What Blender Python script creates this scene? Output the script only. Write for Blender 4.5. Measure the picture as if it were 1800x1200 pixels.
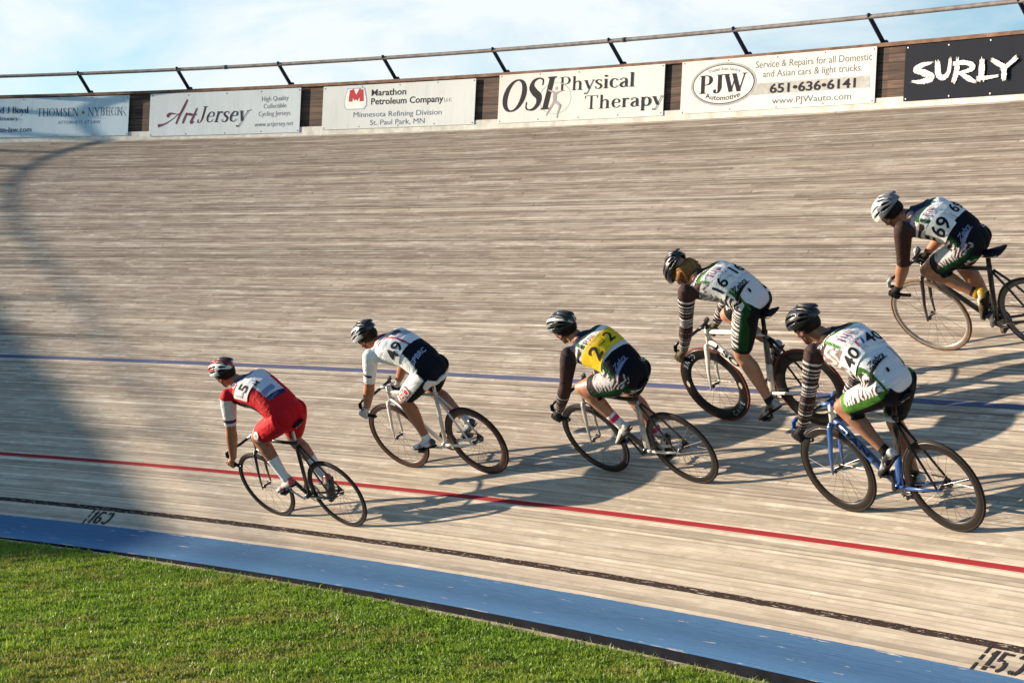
import bpy, bmesh, math, random
import numpy as np
from mathutils import Vector, Matrix
from mathutils.bvhtree import BVHTree
random.seed(7); RNG = np.random.default_rng(7)
scene = bpy.context.scene
for o in list(bpy.data.objects): bpy.data.objects.remove(o, do_unlink=True)
C = scene.collection
def V(*a): return np.array(a, float)
def nrm(v): return v/np.linalg.norm(v)
Z = V(0, 0, 1)

# ------------------------------------------------------------------ camera
CAM = dict(pos=(7.38265, -8.33694, 2.04998), yaw=-0.96428, pitch=-0.0156, roll=0.00315, fpx=3301.25)
def make_camera():
    y, p, r = CAM['yaw'], CAM['pitch'], CAM['roll']
    f = V(math.sin(y)*math.cos(p), math.cos(y)*math.cos(p), math.sin(p))
    rt = V(math.cos(y), -math.sin(y), 0); up = np.cross(rt, f)
    r2 = math.cos(r)*rt+math.sin(r)*up; u2 = -math.sin(r)*rt+math.cos(r)*up
    cd = bpy.data.cameras.new('camera'); co = bpy.data.objects.new('camera', cd); C.objects.link(co)
    M = Matrix.Identity(4)
    for i in range(3):
        M[i][0] = r2[i]; M[i][1] = u2[i]; M[i][2] = -f[i]; M[i][3] = CAM['pos'][i]
    co.matrix_world = M
    cd.sensor_fit = 'HORIZONTAL'; cd.sensor_width = 36; cd.lens = CAM['fpx']/1800*36
    cd.clip_start = 0.1; cd.clip_end = 3000
    scene.camera = co
    return f, r2, u2
CF, CR, CU = make_camera()
def in_view(P, margin=0.15):
    d = P-np.array(CAM['pos']); z = d@CF
    x = CAM['fpx']*(d@CR)/np.maximum(z, .1)/900; y = CAM['fpx']*(d@CU)/np.maximum(z, .1)/600
    return (z > .5) & (np.abs(x) < 1+margin) & (np.abs(y) < 1+margin)

# ------------------------------------------------------------------ sun, sky, exposure
SUN_AZ, SUN_EL = math.radians(34.6), math.radians(10.7)      # azimuth from -X towards -Y
SDIR = V(-math.cos(SUN_AZ)*math.cos(SUN_EL), -math.sin(SUN_AZ)*math.cos(SUN_EL), math.sin(SUN_EL))
def make_light():
    sd = bpy.data.lights.new('sun', 'SUN'); so = bpy.data.objects.new('sun', sd); C.objects.link(so)
    sd.energy = 5.0; sd.angle = math.radians(0.5); sd.color = (1.0, 0.835, 0.64)
    so.rotation_euler = Vector(-SDIR).to_track_quat('-Z', 'Y').to_euler()
    so.location = (-30, -30, 20)
    w = bpy.data.worlds.new('World'); scene.world = w; w.use_nodes = True
    nt = w.node_tree; N = nt.nodes; L = nt.links; N.clear()
    out = N.new('ShaderNodeOutputWorld'); bg = N.new('ShaderNodeBackground')
    sky = N.new('ShaderNodeTexSky'); sky.sky_type = 'NISHITA'; sky.sun_disc = False
    sky.sun_elevation = SUN_EL; sky.sun_rotation = math.atan2(SDIR[0], SDIR[1])
    sky.air_density = 1.0; sky.dust_density = 0.6; sky.ozone_density = 1.2
    tc = N.new('ShaderNodeTexCoord'); mp = N.new('ShaderNodeMapping'); mp.inputs['Scale'].default_value = (1.0, 1.0, 2.6)
    mp.inputs['Location'].default_value = (0.35, 0.12, 0.4)
    n1 = N.new('ShaderNodeTexNoise'); n1.inputs['Scale'].default_value = 5.5; n1.inputs['Detail'].default_value = 7; n1.inputs['Roughness'].default_value = .58
    n1.inputs['Distortion'].default_value = .35
    cr = N.new('ShaderNodeValToRGB'); cr.color_ramp.elements[0].position = .34; cr.color_ramp.elements[1].position = .60
    mx = N.new('ShaderNodeMix'); mx.data_type = 'RGBA'
    mx.inputs['B'].default_value = (6.5, 7.0, 7.2, 1)
    tint = N.new('ShaderNodeMix'); tint.data_type = 'RGBA'; tint.blend_type = 'MULTIPLY'; tint.inputs['Factor'].default_value = 1
    tint.inputs['B'].default_value = (1.0, 1.34, 1.62, 1)
    L.new(tc.outputs['Generated'], mp.inputs['Vector']); L.new(mp.outputs['Vector'], n1.inputs['Vector'])
    L.new(n1.outputs['Fac'], cr.inputs['Fac']); L.new(sky.outputs['Color'], tint.inputs['A'])
    L.new(tint.outputs['Result'], mx.inputs['A'])
    sp = N.new('ShaderNodeSeparateXYZ'); L.new(tc.outputs['Generated'], sp.inputs[0])       # clouds lie low, the zenith is clear
    mr = N.new('ShaderNodeMapRange'); mr.inputs['From Min'].default_value = .28; mr.inputs['From Max'].default_value = .55; mr.inputs['To Min'].default_value = 1; mr.inputs['To Max'].default_value = .12
    L.new(sp.outputs[2], mr.inputs['Value']); mm = N.new('ShaderNodeMath'); mm.operation = 'MULTIPLY'; L.new(cr.outputs['Color'], mm.inputs[0]); 
    dt = N.new('ShaderNodeVectorMath'); dt.operation = 'DOT_PRODUCT'; dt.inputs[1].default_value = (-.82, .57, 0); L.new(tc.outputs['Generated'], dt.inputs[0])   # the cloud bank stands in the north west
    m2 = N.new('ShaderNodeMapRange'); m2.inputs['From Min'].default_value = .1; m2.inputs['From Max'].default_value = .75; m2.inputs['To Min'].default_value = .12; m2.inputs['To Max'].default_value = 1; L.new(dt.outputs['Value'], m2.inputs['Value'])
    m3 = N.new('ShaderNodeMath'); m3.operation = 'MULTIPLY'; L.new(mr.outputs['Result'], m3.inputs[0]); L.new(m2.outputs['Result'], m3.inputs[1]); L.new(m3.outputs[0], mm.inputs[1])
    L.new(mm.outputs[0], mx.inputs['Factor'])
    L.new(mx.outputs['Result'], bg.inputs['Color']); bg.inputs['Strength'].default_value = 0.060
    L.new(bg.outputs['Background'], out.inputs['Surface'])
make_light()
scene.view_settings.view_transform = 'Standard'; scene.view_settings.look = 'None'
scene.view_settings.exposure = 1.24; scene.view_settings.gamma = 1.0

# ------------------------------------------------------------------ object helpers
def tag(o, label=None, cat=None, group=None, kind=None):
    if label: o['label'] = label
    if cat: o['category'] = cat
    if group: o['group'] = group
    if kind: o['kind'] = kind
    return o
def empty(name, M=None):
    o = bpy.data.objects.new(name, None); o.empty_display_size = .1; C.objects.link(o)
    if M is not None: o.matrix_world = M
    return o
def link(name, me, mat, parent=None, smooth=True):
    o = bpy.data.objects.new(name, me); C.objects.link(o)
    if mat is not None and len(me.materials) == 0: me.materials.append(mat)
    if smooth and len(me.polygons): me.polygons.foreach_set('use_smooth', [True]*len(me.polygons))
    if parent is not None: o.parent = parent
    return o
def pydata(name, v, f):
    me = bpy.data.meshes.new(name); me.from_pydata([tuple(map(float, q)) for q in v], [], [tuple(map(int, q)) for q in f]); me.update()
    return me
class MB:
    """collects vertices and faces of ONE mesh"""
    def __init__(s): s.v = []; s.f = []
    def add(s, v, f):
        n = len(s.v); s.v += [tuple(map(float, q)) for q in v]; s.f += [tuple(n+int(i) for i in q) for q in f]
    def box(s, a, b):
        (x0, y0, z0), (x1, y1, z1) = a, b
        s.add([(x0,y0,z0),(x1,y0,z0),(x1,y1,z0),(x0,y1,z0),(x0,y0,z1),(x1,y0,z1),(x1,y1,z1),(x0,y1,z1)],
              [(3,2,1,0),(4,5,6,7),(0,1,5,4),(1,2,6,5),(2,3,7,6),(3,0,4,7)])
    def tube(s, pts, rad, n=12, ref=V(0,1,0), caps=True, off=None):
        """loft along pts; rad = scalar or list of r or (r_ref, r_other)"""
        pts = [np.array(p, float) for p in pts]; m = len(pts)
        if np.isscalar(rad): rad = [rad]*m
        rings = []
        for i in range(m):
            t = nrm((pts[min(i+1, m-1)]-pts[max(i-1, 0)]))
            a = ref-t*(ref@t)
            if np.linalg.norm(a) < 1e-3: a = V(1, 0, 0)-t*t[0]
            a = nrm(a); b = np.cross(t, a)
            r = rad[i]; ra, rb = (r, r) if np.isscalar(r) else r
            o = pts[i]
            rings.append([o+a*ra*math.cos(k*2*math.pi/n)+b*rb*math.sin(k*2*math.pi/n) for k in range(n)])
        v = [q for r in rings for q in r]; f = []
        for i in range(m-1):
            for k in range(n):
                f.append((i*n+k, i*n+(k+1) % n, (i+1)*n+(k+1) % n, (i+1)*n+k))
        if caps: f.append(tuple(range(n))[::-1]); f.append(tuple((m-1)*n+k for k in range(n)))
        s.add(v, f)
    def ellipsoid(s, c, r, ax=None, nu=14, nv=9):
        ax = np.eye(3) if ax is None else np.array(ax)
        v = []; f = []
        for j in range(nv+1):
            ph = math.pi*j/nv
            for i in range(nu):
                th = 2*math.pi*i/nu
                p = V(math.sin(ph)*math.cos(th)*r[0], math.sin(ph)*math.sin(th)*r[1], math.cos(ph)*r[2])
                if j in (0, nv): p += V(math.cos(th), math.sin(th), 0)*1e-4
                v.append(np.array(c)+p@ax)
        for j in range(nv):
            for i in range(nu):
                f.append((j*nu+i, (j+1)*nu+i, (j+1)*nu+(i+1) % nu, j*nu+(i+1) % nu))
        f.append(tuple(range(nu))); f.append(tuple(nv*nu+i for i in range(nu))[::-1])
        s.add(v, f)
    def torus(s, c, R, prof, n=72):
        """ring in the XZ plane round c; prof = [(radial, lateral)] closed profile"""
        m = len(prof); v = []; f = []
        for i in range(n):
            a = 2*math.pi*i/n
            for (dr, dy) in prof:
                v.append((c[0]+(R+dr)*math.cos(a), c[1]+dy, c[2]+(R+dr)*math.sin(a)))
        for i in range(n):
            for k in range(m):
                f.append((i*m+k, i*m+(k+1) % m, ((i+1) % n)*m+(k+1) % m, ((i+1) % n)*m+k))
        s.add(v, f)
    def mesh(s, name): return pydata(name, s.v, s.f)
    def build(s, name, mat, parent=None, smooth=True):
        return link(name, s.mesh(name), mat, parent, smooth)

# ------------------------------------------------------------------ materials
def principled(name):
    m = bpy.data.materials.new(name); m.use_nodes = True
    nt = m.node_tree; return m, nt, nt.nodes, nt.links, nt.nodes['Principled BSDF']
def sc(L, node, inp, a):            # connect socket or set value
    if hasattr(a, 'is_linked') or hasattr(a, 'links'): L.new(a, node.inputs[inp])
    else: node.inputs[inp].default_value = a
def math_node(N, L, op, a, b=None, c=None, clamp=False):
    n = N.new('ShaderNodeMath'); n.operation = op; n.use_clamp = clamp
    for i, q in enumerate((a, b, c)):
        if q is not None: sc(L, n, i, q)
    return n.outputs[0]
def mixc(N, L, fac, a, b, mode='MIX'):
    n = N.new('ShaderNodeMix'); n.data_type = 'RGBA'; n.blend_type = mode
    sc(L, n, 'Factor', fac)
    for k, q in (('A', a), ('B', b)):
        if isinstance(q, tuple): q = q if len(q) == 4 else q+(1,)
        sc(L, n, k, q)
    return n.outputs['Result']
def noise(N, L, vec, scale, detail=4, rough=.55, dist=0):
    n = N.new('ShaderNodeTexNoise'); n.inputs['Scale'].default_value = scale; n.inputs['Detail'].default_value = detail
    n.inputs['Roughness'].default_value = rough; n.inputs['Distortion'].default_value = dist
    if vec is not None: L.new(vec, n.inputs['Vector'])
    return n.outputs['Fac']
def ramp(N, L, fac, stops):
    n = N.new('ShaderNodeValToRGB'); e = n.color_ramp.elements
    while len(e) < len(stops): e.new(.5)
    for el, (p, c) in zip(e, stops):
        el.position = p; el.color = (c, c, c, 1) if np.isscalar(c) else tuple(c)+(1,)
    L.new(fac, n.inputs['Fac']); return n.outputs['Color']
def mapping(N, L, vec, scale=(1,1,1), loc=(0,0,0)):
    n = N.new('ShaderNodeMapping'); n.inputs['Scale'].default_value = scale; n.inputs['Location'].default_value = loc
    L.new(vec, n.inputs['Vector']); return n.outputs['Vector']
_mc = {}
def mat(name, col, rough=.5, metal=0., var=.15, scale=20., bump=0., coat=0., spec=None):
    """simple procedural surface: base colour with noise variation, optional bump"""
    key = (name, tuple(col), rough, metal)
    if spec is None: spec = .5 if rough < .5 or metal > .3 else .10
    if key in _mc: return _mc[key]
    m, nt, N, L, b = principled(name)
    tc = N.new('ShaderNodeTexCoord'); f = noise(N, L, tc.outputs['Object'], scale, 5)
    lo = tuple(c*(1-var) for c in col); hi = tuple(min(1, c*(1+var)) for c in col)
    L.new(mixc(N, L, ramp(N, L, f, [(.3, 0.), (.7, 1.)]), lo, hi), b.inputs['Base Color'])
    b.inputs['Roughness'].default_value = rough; b.inputs['Metallic'].default_value = metal; b.inputs['Specular IOR Level'].default_value = spec
    if coat: b.inputs['Coat Weight'].default_value = coat
    if bump:
        bn = N.new('ShaderNodeBump'); bn.inputs['Strength'].default_value = bump; bn.inputs['Distance'].default_value = .004
        L.new(noise(N, L, tc.outputs['Object'], scale*3, 4), bn.inputs['Height']); L.new(bn.outputs['Normal'], b.inputs['Normal'])
    _mc[key] = m; return m
def colmat(name, rough=.7, wrinkle=0., sheen=0., sub=0., coat=0., spec=.5):
    """surface coloured by the mesh's own 'Col' attribute (printed fabric, painted shells, skin)"""
    m, nt, N, L, b = principled(name)
    at = N.new('ShaderNodeAttribute'); at.attribute_name = 'Col'
    tc = N.new('ShaderNodeTexCoord'); f = noise(N, L, tc.outputs['Object'], 60, 3)
    L.new(mixc(N, L, .14, at.outputs['Color'], ramp(N, L, f, [(.3, .35), (.7, 1.)]), 'MULTIPLY'), b.inputs['Base Color'])
    b.inputs['Roughness'].default_value = rough; b.inputs['Specular IOR Level'].default_value = spec
    if sheen: b.inputs['Sheen Weight'].default_value = sheen
    if coat: b.inputs['Coat Weight'].default_value = coat
    if sub:
        b.inputs['Subsurface Weight'].default_value = sub; b.inputs['Subsurface Radius'].default_value = (.012, .005, .003)
    if wrinkle:
        mp = mapping(N, L, tc.outputs['Object'], (1.0, 1.0, 1.6))
        w = noise(N, L, mp, 9, 3, .5, 1.4)
        bn = N.new('ShaderNodeBump'); bn.inputs['Strength'].default_value = wrinkle; bn.inputs['Distance'].default_value = .02
        L.new(w, bn.inputs['Height']); L.new(bn.outputs['Normal'], b.inputs['Normal'])
    return m

# ------------------------------------------------------------------ the track: one curve, banked outward
K0, K1, B0, B1 = 0.02617, 0.00078, 0.59671, 0.00536
BB_W, BB_ANG, S_BLUE, W_TRACK = 0.607, 0.18224, 2.469, 6.990
T = np.linspace(-34, 60, 941)
def _curve():
    kap = np.clip(K0+K1*T, .0, .0395); dt = T[1]-T[0]
    def integ(d):
        q = np.concatenate([[0], np.cumsum((d[1:]+d[:-1])/2*dt)]); return q-np.interp(0, T, q)
    th = integ(kap); dx = -np.cos(th); dy = -np.sin(th)
    X = np.stack([integ(dx), integ(dy), 0*T], 1); n = np.stack([-np.sin(th), np.cos(th), 0*T], 1)
    B = np.clip(B0+B1*T, math.radians(22), math.radians(43))
    return X, n, np.stack([dx, dy, 0*T], 1), B
TX, TN, TD, TB = _curve()
def at(A, t): return np.stack([np.interp(t, T, A[:, k]) for k in range(3)], -1)
def bank(t): return np.interp(t, T, TB)
def surf(t, s, lift=0.):
    """point of the boards: t metres along the inner edge (to the left), s metres up the slope"""
    b = bank(t); n = at(TN, t); n = n/np.linalg.norm(n, axis=-1, keepdims=True)
    cb, sb = np.cos(b)[..., None], np.sin(b)[..., None]
    s = np.asarray(s, float)[..., None]
    low = s*(math.cos(BB_ANG)*n+math.sin(BB_ANG)*Z); high = s*(cb*n+sb*Z)
    nn = np.where(s < 0, -math.sin(BB_ANG)*n+math.cos(BB_ANG)*Z, -sb*n+cb*Z)
    return at(TX, t)+np.where(s < 0, low, high)+nn*lift
def surf_normal(t):
    b = bank(t); n = nrm(at(TN, t)); return math.cos(b)*Z-math.sin(b)*n
E_BASE = surf(T, np.full_like(T, W_TRACK))
E_ARC = np.concatenate([[0], np.cumsum(np.linalg.norm(np.diff(E_BASE, axis=0), axis=1))]); E_ARC -= np.interp(0, T, E_ARC)
WALL_H, WALL_TILT, RAIL_H, RAIL_O = 0.636, 0.0712, 0.243, -0.218
def wall(a, h, off=0.):
    """point of the barrier: a metres along its foot, h metres up, off metres in front of it"""
    a = np.asarray(a, float); t = np.interp(a, E_ARC, T); n = at(TN, t); n = n/np.linalg.norm(n, axis=-1, keepdims=True)
    e = np.stack([np.interp(t, T, E_BASE[:, k]) for k in range(3)], -1)
    d = math.cos(WALL_TILT)*Z+math.sin(WALL_TILT)*n; fr = -math.cos(WALL_TILT)*n+math.sin(WALL_TILT)*Z
    return e+np.asarray(h, float)[..., None]*d+np.asarray(off, float)[..., None]*fr
# ------------------------------------------------------------------ boards of the track
def wood_material():
    m, nt, N, L, b = principled('weathered track boards with painted lines')
    uv = N.new('ShaderNodeUVMap'); uv.uv_map = 'track'
    sep = N.new('ShaderNodeSeparateXYZ'); L.new(uv.outputs['UV'], sep.inputs[0]); u, v = sep.outputs[0], sep.outputs[1]
    M = lambda op, a, b_=None, c=None, clamp=False: math_node(N, L, op, a, b_, c, clamp)
    def vec(x, y):
        c = N.new('ShaderNodeCombineXYZ'); sc(L, c, 0, x); sc(L, c, 1, y); return c.outputs[0]
    def white(x, y):
        w = N.new('ShaderNodeTexWhiteNoise'); w.noise_dimensions = '2D'; L.new(vec(x, y), w.inputs['Vector']); return w.outputs['Value']
    SW, PL = 0.040, 3.1
    row = M('FLOOR', M('DIVIDE', v, SW)); fr = M('FRACT', M('DIVIDE', v, SW))
    rr = white(row, 3.7)
    lu = M('ADD', M('DIVIDE', u, PL), M('MULTIPLY', rr, 17.0)); pid = M('FLOOR', lu); fu = M('FRACT', lu)
    tone = white(row, pid)
    tone2 = white(M('ADD', row, 91.3), pid)
    # grain and weather streaks, all drawn out along the boards
    g1 = noise(N, L, vec(M('MULTIPLY', u, 1.3), M('MULTIPLY', v, 95)), 1.0, 5, .65)
    g2 = noise(N, L, vec(M('MULTIPLY', u, 4.2), M('MULTIPLY', v, 210)), 1.0, 4, .7)
    g3 = noise(N, L, vec(M('MULTIPLY', u, .33), M('MULTIPLY', v, 7.0)), 1.0, 5, .6)
    g4 = noise(N, L, vec(M('MULTIPLY', u, .12), M('MULTIPLY', v, .55)), 1.0, 3, .5)
    g5 = noise(N, L, vec(M('MULTIPLY', u, 1.5), M('MULTIPLY', v, 26)), 1.0, 4, .6)
    g6 = noise(N, L, vec(M('ADD', M('MULTIPLY', u, 3.4), M('MULTIPLY', row, 5.37)), M('MULTIPLY', v, 3.0)), 1.0, 4, .62)
    rowt = white(row, 55.5)
    base = ramp(N, L, tone, [(0., (.370, .304, .240)), (.3, (.440, .367, .290)), (.7, (.500, .424, .335)), (1., (.560, .482, .384))])
    base = mixc(N, L, M('MULTIPLY', ramp(N, L, g6, [(.40, 1.), (.47, 0.)]), .50), base, (.200, .158, .130))
    base = mixc(N, L, M('MULTIPLY', ramp(N, L, g6, [(.56, 0.), (.63, 1.)]), .58), base, (.74, .68, .585))
    base = mixc(N, L, M('MULTIPLY', ramp(N, L, g5, [(.41, 1.), (.48, 0.)]), .55), base, (.175, .133, .107))
    base = mixc(N, L, M('MULTIPLY', ramp(N, L, g5, [(.56, 0.), (.62, 1.)]), .50), base, (.70, .64, .54))
    base = mixc(N, L, M('MULTIPLY', ramp(N, L, g1, [(.36, 1.), (.50, 0.)]), .28), base, (.150, .115, .093))
    base = mixc(N, L, M('MULTIPLY', ramp(N, L, g1, [(.56, 0.), (.68, 1.)]), .32), base, (.78, .72, .62))
    base = mixc(N, L, M('MULTIPLY', ramp(N, L, g2, [(.36, 1.), (.52, 0.)]), .20), base, (.20, .165, .135))
    base = mixc(N, L, M('MULTIPLY', ramp(N, L, g3, [(.36, 1.), (.60, 0.)]), .40), base, (.235, .182, .148))
    base = mixc(N, L, M('MULTIPLY', ramp(N, L, g3, [(.60, 0.), (.74, 1.)]), .16), base, (.46, .28, .19))
    # the lower lanes are ridden smooth and pale, the upper boards are grey brown
    low = ramp(N, L, M('DIVIDE', M('ADD', v, M('MULTIPLY', M('SUBTRACT', g4, .5), 1.6)), 7.0), [(.0, 1.), (.16, .70), (.36, .22), (.8, 0.)])
    base = mixc(N, L, M('MULTIPLY', low, .50), base, (.56, .475, .365))
    base = mixc(N, L, ramp(N, L, M('DIVIDE', v, 7.0), [(.40, 0.), (1., .36)]), base, (.245, .190, .152))
    # a few odd boards: very dark or fresh pale repairs
    odd = M('GREATER_THAN', tone2, .988)
    base = mixc(N, L, M('MULTIPLY', odd, .45), base, (.16, .115, .09))
    odd2 = M('LESS_THAN', tone2, .012)
    base = mixc(N, L, M('MULTIPLY', odd2, .35), base, (.62, .56, .46))
    # nail heads, splinters and spots
    sp = N.new('ShaderNodeTexVoronoi'); sp.inputs['Scale'].default_value = 1.0; L.new(vec(M('MULTIPLY', u, 2.2), M('MULTIPLY', v, 5.0)), sp.inputs['Vector'])
    spm = M('LESS_THAN', sp.outputs['Distance'], M('MULTIPLY', tone2, .035))
    base = mixc(N, L, M('MULTIPLY', spm, .75), base, (.06, .05, .045))
    base = mixc(N, L, 1.0, base, ramp(N, L, rowt, [(0., .68), (.2, .88), (.75, 1.0), (1., 1.18)]), 'MULTIPLY')
    gw = M('ADD', .05, M('MULTIPLY', M('POWER', white(row, 77.1), 5.0), .30))
    gap = M('MAXIMUM', M('LESS_THAN', fr, gw), M('MULTIPLY', M('LESS_THAN', fu, .003), M('GREATER_THAN', tone2, .78)))
    # ---- paint
    chip = noise(N, L, vec(M('MULTIPLY', u, 5.0), M('MULTIPLY', v, 75)), 1.0, 5, .7)
    chip2 = noise(N, L, vec(M('MULTIPLY', u, 16.0), M('MULTIPLY', v, 130)), 1.0, 4, .7)
    wob = M('MULTIPLY', M('SUBTRACT', noise(N, L, vec(M('MULTIPLY', u, 3.0), 0.), 1.0, 5, .7), .5), .022)
    def line(lo, hi, wear, w=0.):
        vv = M('ADD', v, M('MULTIPLY', wob, w))
        msk = M('MULTIPLY', M('GREATER_THAN', vv, lo), M('LESS_THAN', vv, hi))
        return M('MULTIPLY', msk, M('GREATER_THAN', chip, wear)) if wear else msk
    blk = M('MULTIPLY', line(.197, .252, 0, 1.1), M('GREATER_THAN', M('ADD', M('MULTIPLY', chip2, .6), M('MULTIPLY', chip, .4)), .428))
    base = mixc(N, L, M('MULTIPLY', blk, .98), base, (.030, .018, .017))
    base = mixc(N, L, M('MULTIPLY', line(.852, .900, .30, .12), .97), base, (.290, .016, .024))
    base = mixc(N, L, M('MULTIPLY', line(S_BLUE-.032, S_BLUE+.026, .33, .12), .90), base, (.070, .090, .190))
    # blue band, chipped along board edges, sky sheen painted in towards its foot
    vb = M('ADD', v, wob)
    bm_ = M('LESS_THAN', vb, .004)
    big = noise(N, L, vec(M('MULTIPLY', u, 2.4), M('MULTIPLY', v, 28)), 1.0, 6, .62)
    edge = ramp(N, L, M('ADD', M('MULTIPLY', v, 1.0), 1.0), [(.385, .095), (.43, .0), (.93, 0.), (1.0, .055)])
    bare = M('GREATER_THAN', M('ADD', big, edge), M('SUBTRACT', .775, M('MULTIPLY', g4, .20)))
    blue = mixc(N, L, ramp(N, L, chip, [(.35, 0.), (.65, 1.)]), (.055, .132, .250), (.086, .182, .320))
    blue = mixc(N, L, M('MULTIPLY', ramp(N, L, M('ADD', v, 1.0), [(.38, 1.), (.66, 0.)]), .72), blue, (.115, .270, .47))
    blue = mixc(N, L, M('MULTIPLY', ramp(N, L, g2, [(.34, 1.), (.5, 0.)]), .28), blue, (.05, .09, .2))
    blue = mixc(N, L, bare, blue, (.58, .52, .43))
    base = mixc(N, L, bm_, base, blue)
    base = mixc(N, L, M('MULTIPLY', gap, M('SUBTRACT', .72, M('MULTIPLY', low, .45))), base, (.035, .028, .024))
    L.new(base, b.inputs['Base Color']); b.inputs['Roughness'].default_value = .82; b.inputs['Specular IOR Level'].default_value = .07
    bn = N.new('ShaderNodeBump'); bn.inputs['Strength'].default_value = .5; bn.inputs['Distance'].default_value = .004
    hgt = M('ADD', M('MULTIPLY', g1, .55), M('ADD', M('MULTIPLY', tone, .5), M('MULTIPLY', gap, -1.2)))
    L.new(hgt, bn.inputs['Height']); L.new(bn.outputs['Normal'], b.inputs['Normal'])
    return m
def build_track():
    tt = np.arange(-34, 58.01, .4); ss = np.concatenate([[-BB_W, -.3], np.array([0.]), np.linspace(.25, W_TRACK, 12)])
    v = []; uvv = []
    for t in tt:
        for s in ss: v.append(surf(t, s)); uvv.append((t, s))
    m = len(ss); f = []
    for i in range(len(tt)-1):
        for k in range(m-1): f.append((i*m+k, i*m+k+1, (i+1)*m+k+1, (i+1)*m+k))
    me = pydata('track', v, f)
    ul = me.uv_layers.new(name='track')
    for lp in me.loops: ul.data[lp.index].uv = uvv[lp.vertex_index]
    o = link('track', me, wood_material()); tag(o, kind='structure')
    # edge board under the blue band: the drop to the infield
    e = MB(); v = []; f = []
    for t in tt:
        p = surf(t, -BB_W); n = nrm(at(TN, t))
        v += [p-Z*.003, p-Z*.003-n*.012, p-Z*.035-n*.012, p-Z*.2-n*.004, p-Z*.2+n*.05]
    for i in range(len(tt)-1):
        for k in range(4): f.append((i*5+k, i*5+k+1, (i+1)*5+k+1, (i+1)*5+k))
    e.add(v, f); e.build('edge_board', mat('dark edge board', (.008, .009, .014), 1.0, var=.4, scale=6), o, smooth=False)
    return o
TRACK = build_track()

# distance stencils painted on the boards (sheets 4 mm above them)
def strip(pts, w):
    pts = [np.array(p, float) for p in pts]; m = len(pts); w = [w]*m if np.isscalar(w) else w
    v = []
    for i in range(m):
        d = pts[min(i+1, m-1)]-pts[max(i-1, 0)]; d = d/np.linalg.norm(d); q = np.array([-d[1], d[0]])*w[i]/2
        v += [pts[i]+q, pts[i]-q]
    return v, [(2*i, 2*i+1, 2*i+3, 2*i+2) for i in range(m-1)]
def arc2(cx, cy, rx, ry, a0, a1, n=9):
    return [(cx+rx*math.cos(math.radians(a0+(a1-a0)*i/(n-1))), cy+ry*math.sin(math.radians(a0+(a1-a0)*i/(n-1)))) for i in range(n)]
STENCIL = {
 '1': [([(.04,.74),(.2,.93)], .2), ([(.2,.98),(.2,.22)], .24), ([(.2,.19),(.2,0)], .24)],
 '5': [([(.12,.98),(.12,.56)], .2), ([(.24,.9),(.62,.9)], .15), ([(.06,.53),(.16,.5)], .1), ([(.22,.55),(.4,.57)], .12), (arc2(.3,.3,.27,.26,55,-75), .2), (arc2(.28,.28,.24,.25,-150,-178,4), .2)],
 '6': [(arc2(.36,.72,.27,.23,30,90,5), .16), (arc2(.36,.5,.27,.46,100,258,10), .22), (arc2(.36,.27,.24,.22,-80,105,9), .2)],
 '0': [(arc2(.36,.5,.27,.45,-82,82,10), .21), (arc2(.36,.5,.27,.45,98,140,4), .2), (arc2(.36,.5,.27,.45,222,262,4), .2)]}
def distance_mark(text, t0, name):
    mb = MB(); k = 0
    H = .172; x = .048
    strokes = [([(0, 1.2), (0, .83)], .16), ([(0, .77), (0, .5)], .16), ([(0, .36), (0, .0)], .16)]
    allst = [(s, w, 0., .0) for s, w in strokes]
    for ch in text:
        allst += [(s, w, x, .012) for s, w in STENCIL[ch]]; x += .066 if ch == '1' else .118
    for pts, w, ox, oy in allst:
        v, f = strip([(p[0]*H*.80+ox, p[1]*H+oy) for p in pts], w*H*.72)
        mb.add([surf(t0-q[0], q[1], .004+.0002*k) for q in v], f); k += 1
    o = mb.build(name, mat('black stencil paint', (.028, .022, .022), .8, var=.5, scale=40), TRACK, smooth=False)
    return o
distance_mark('160', 9.985, 'distance_mark'); distance_mark('150', -.02, 'distance_mark')

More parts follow.
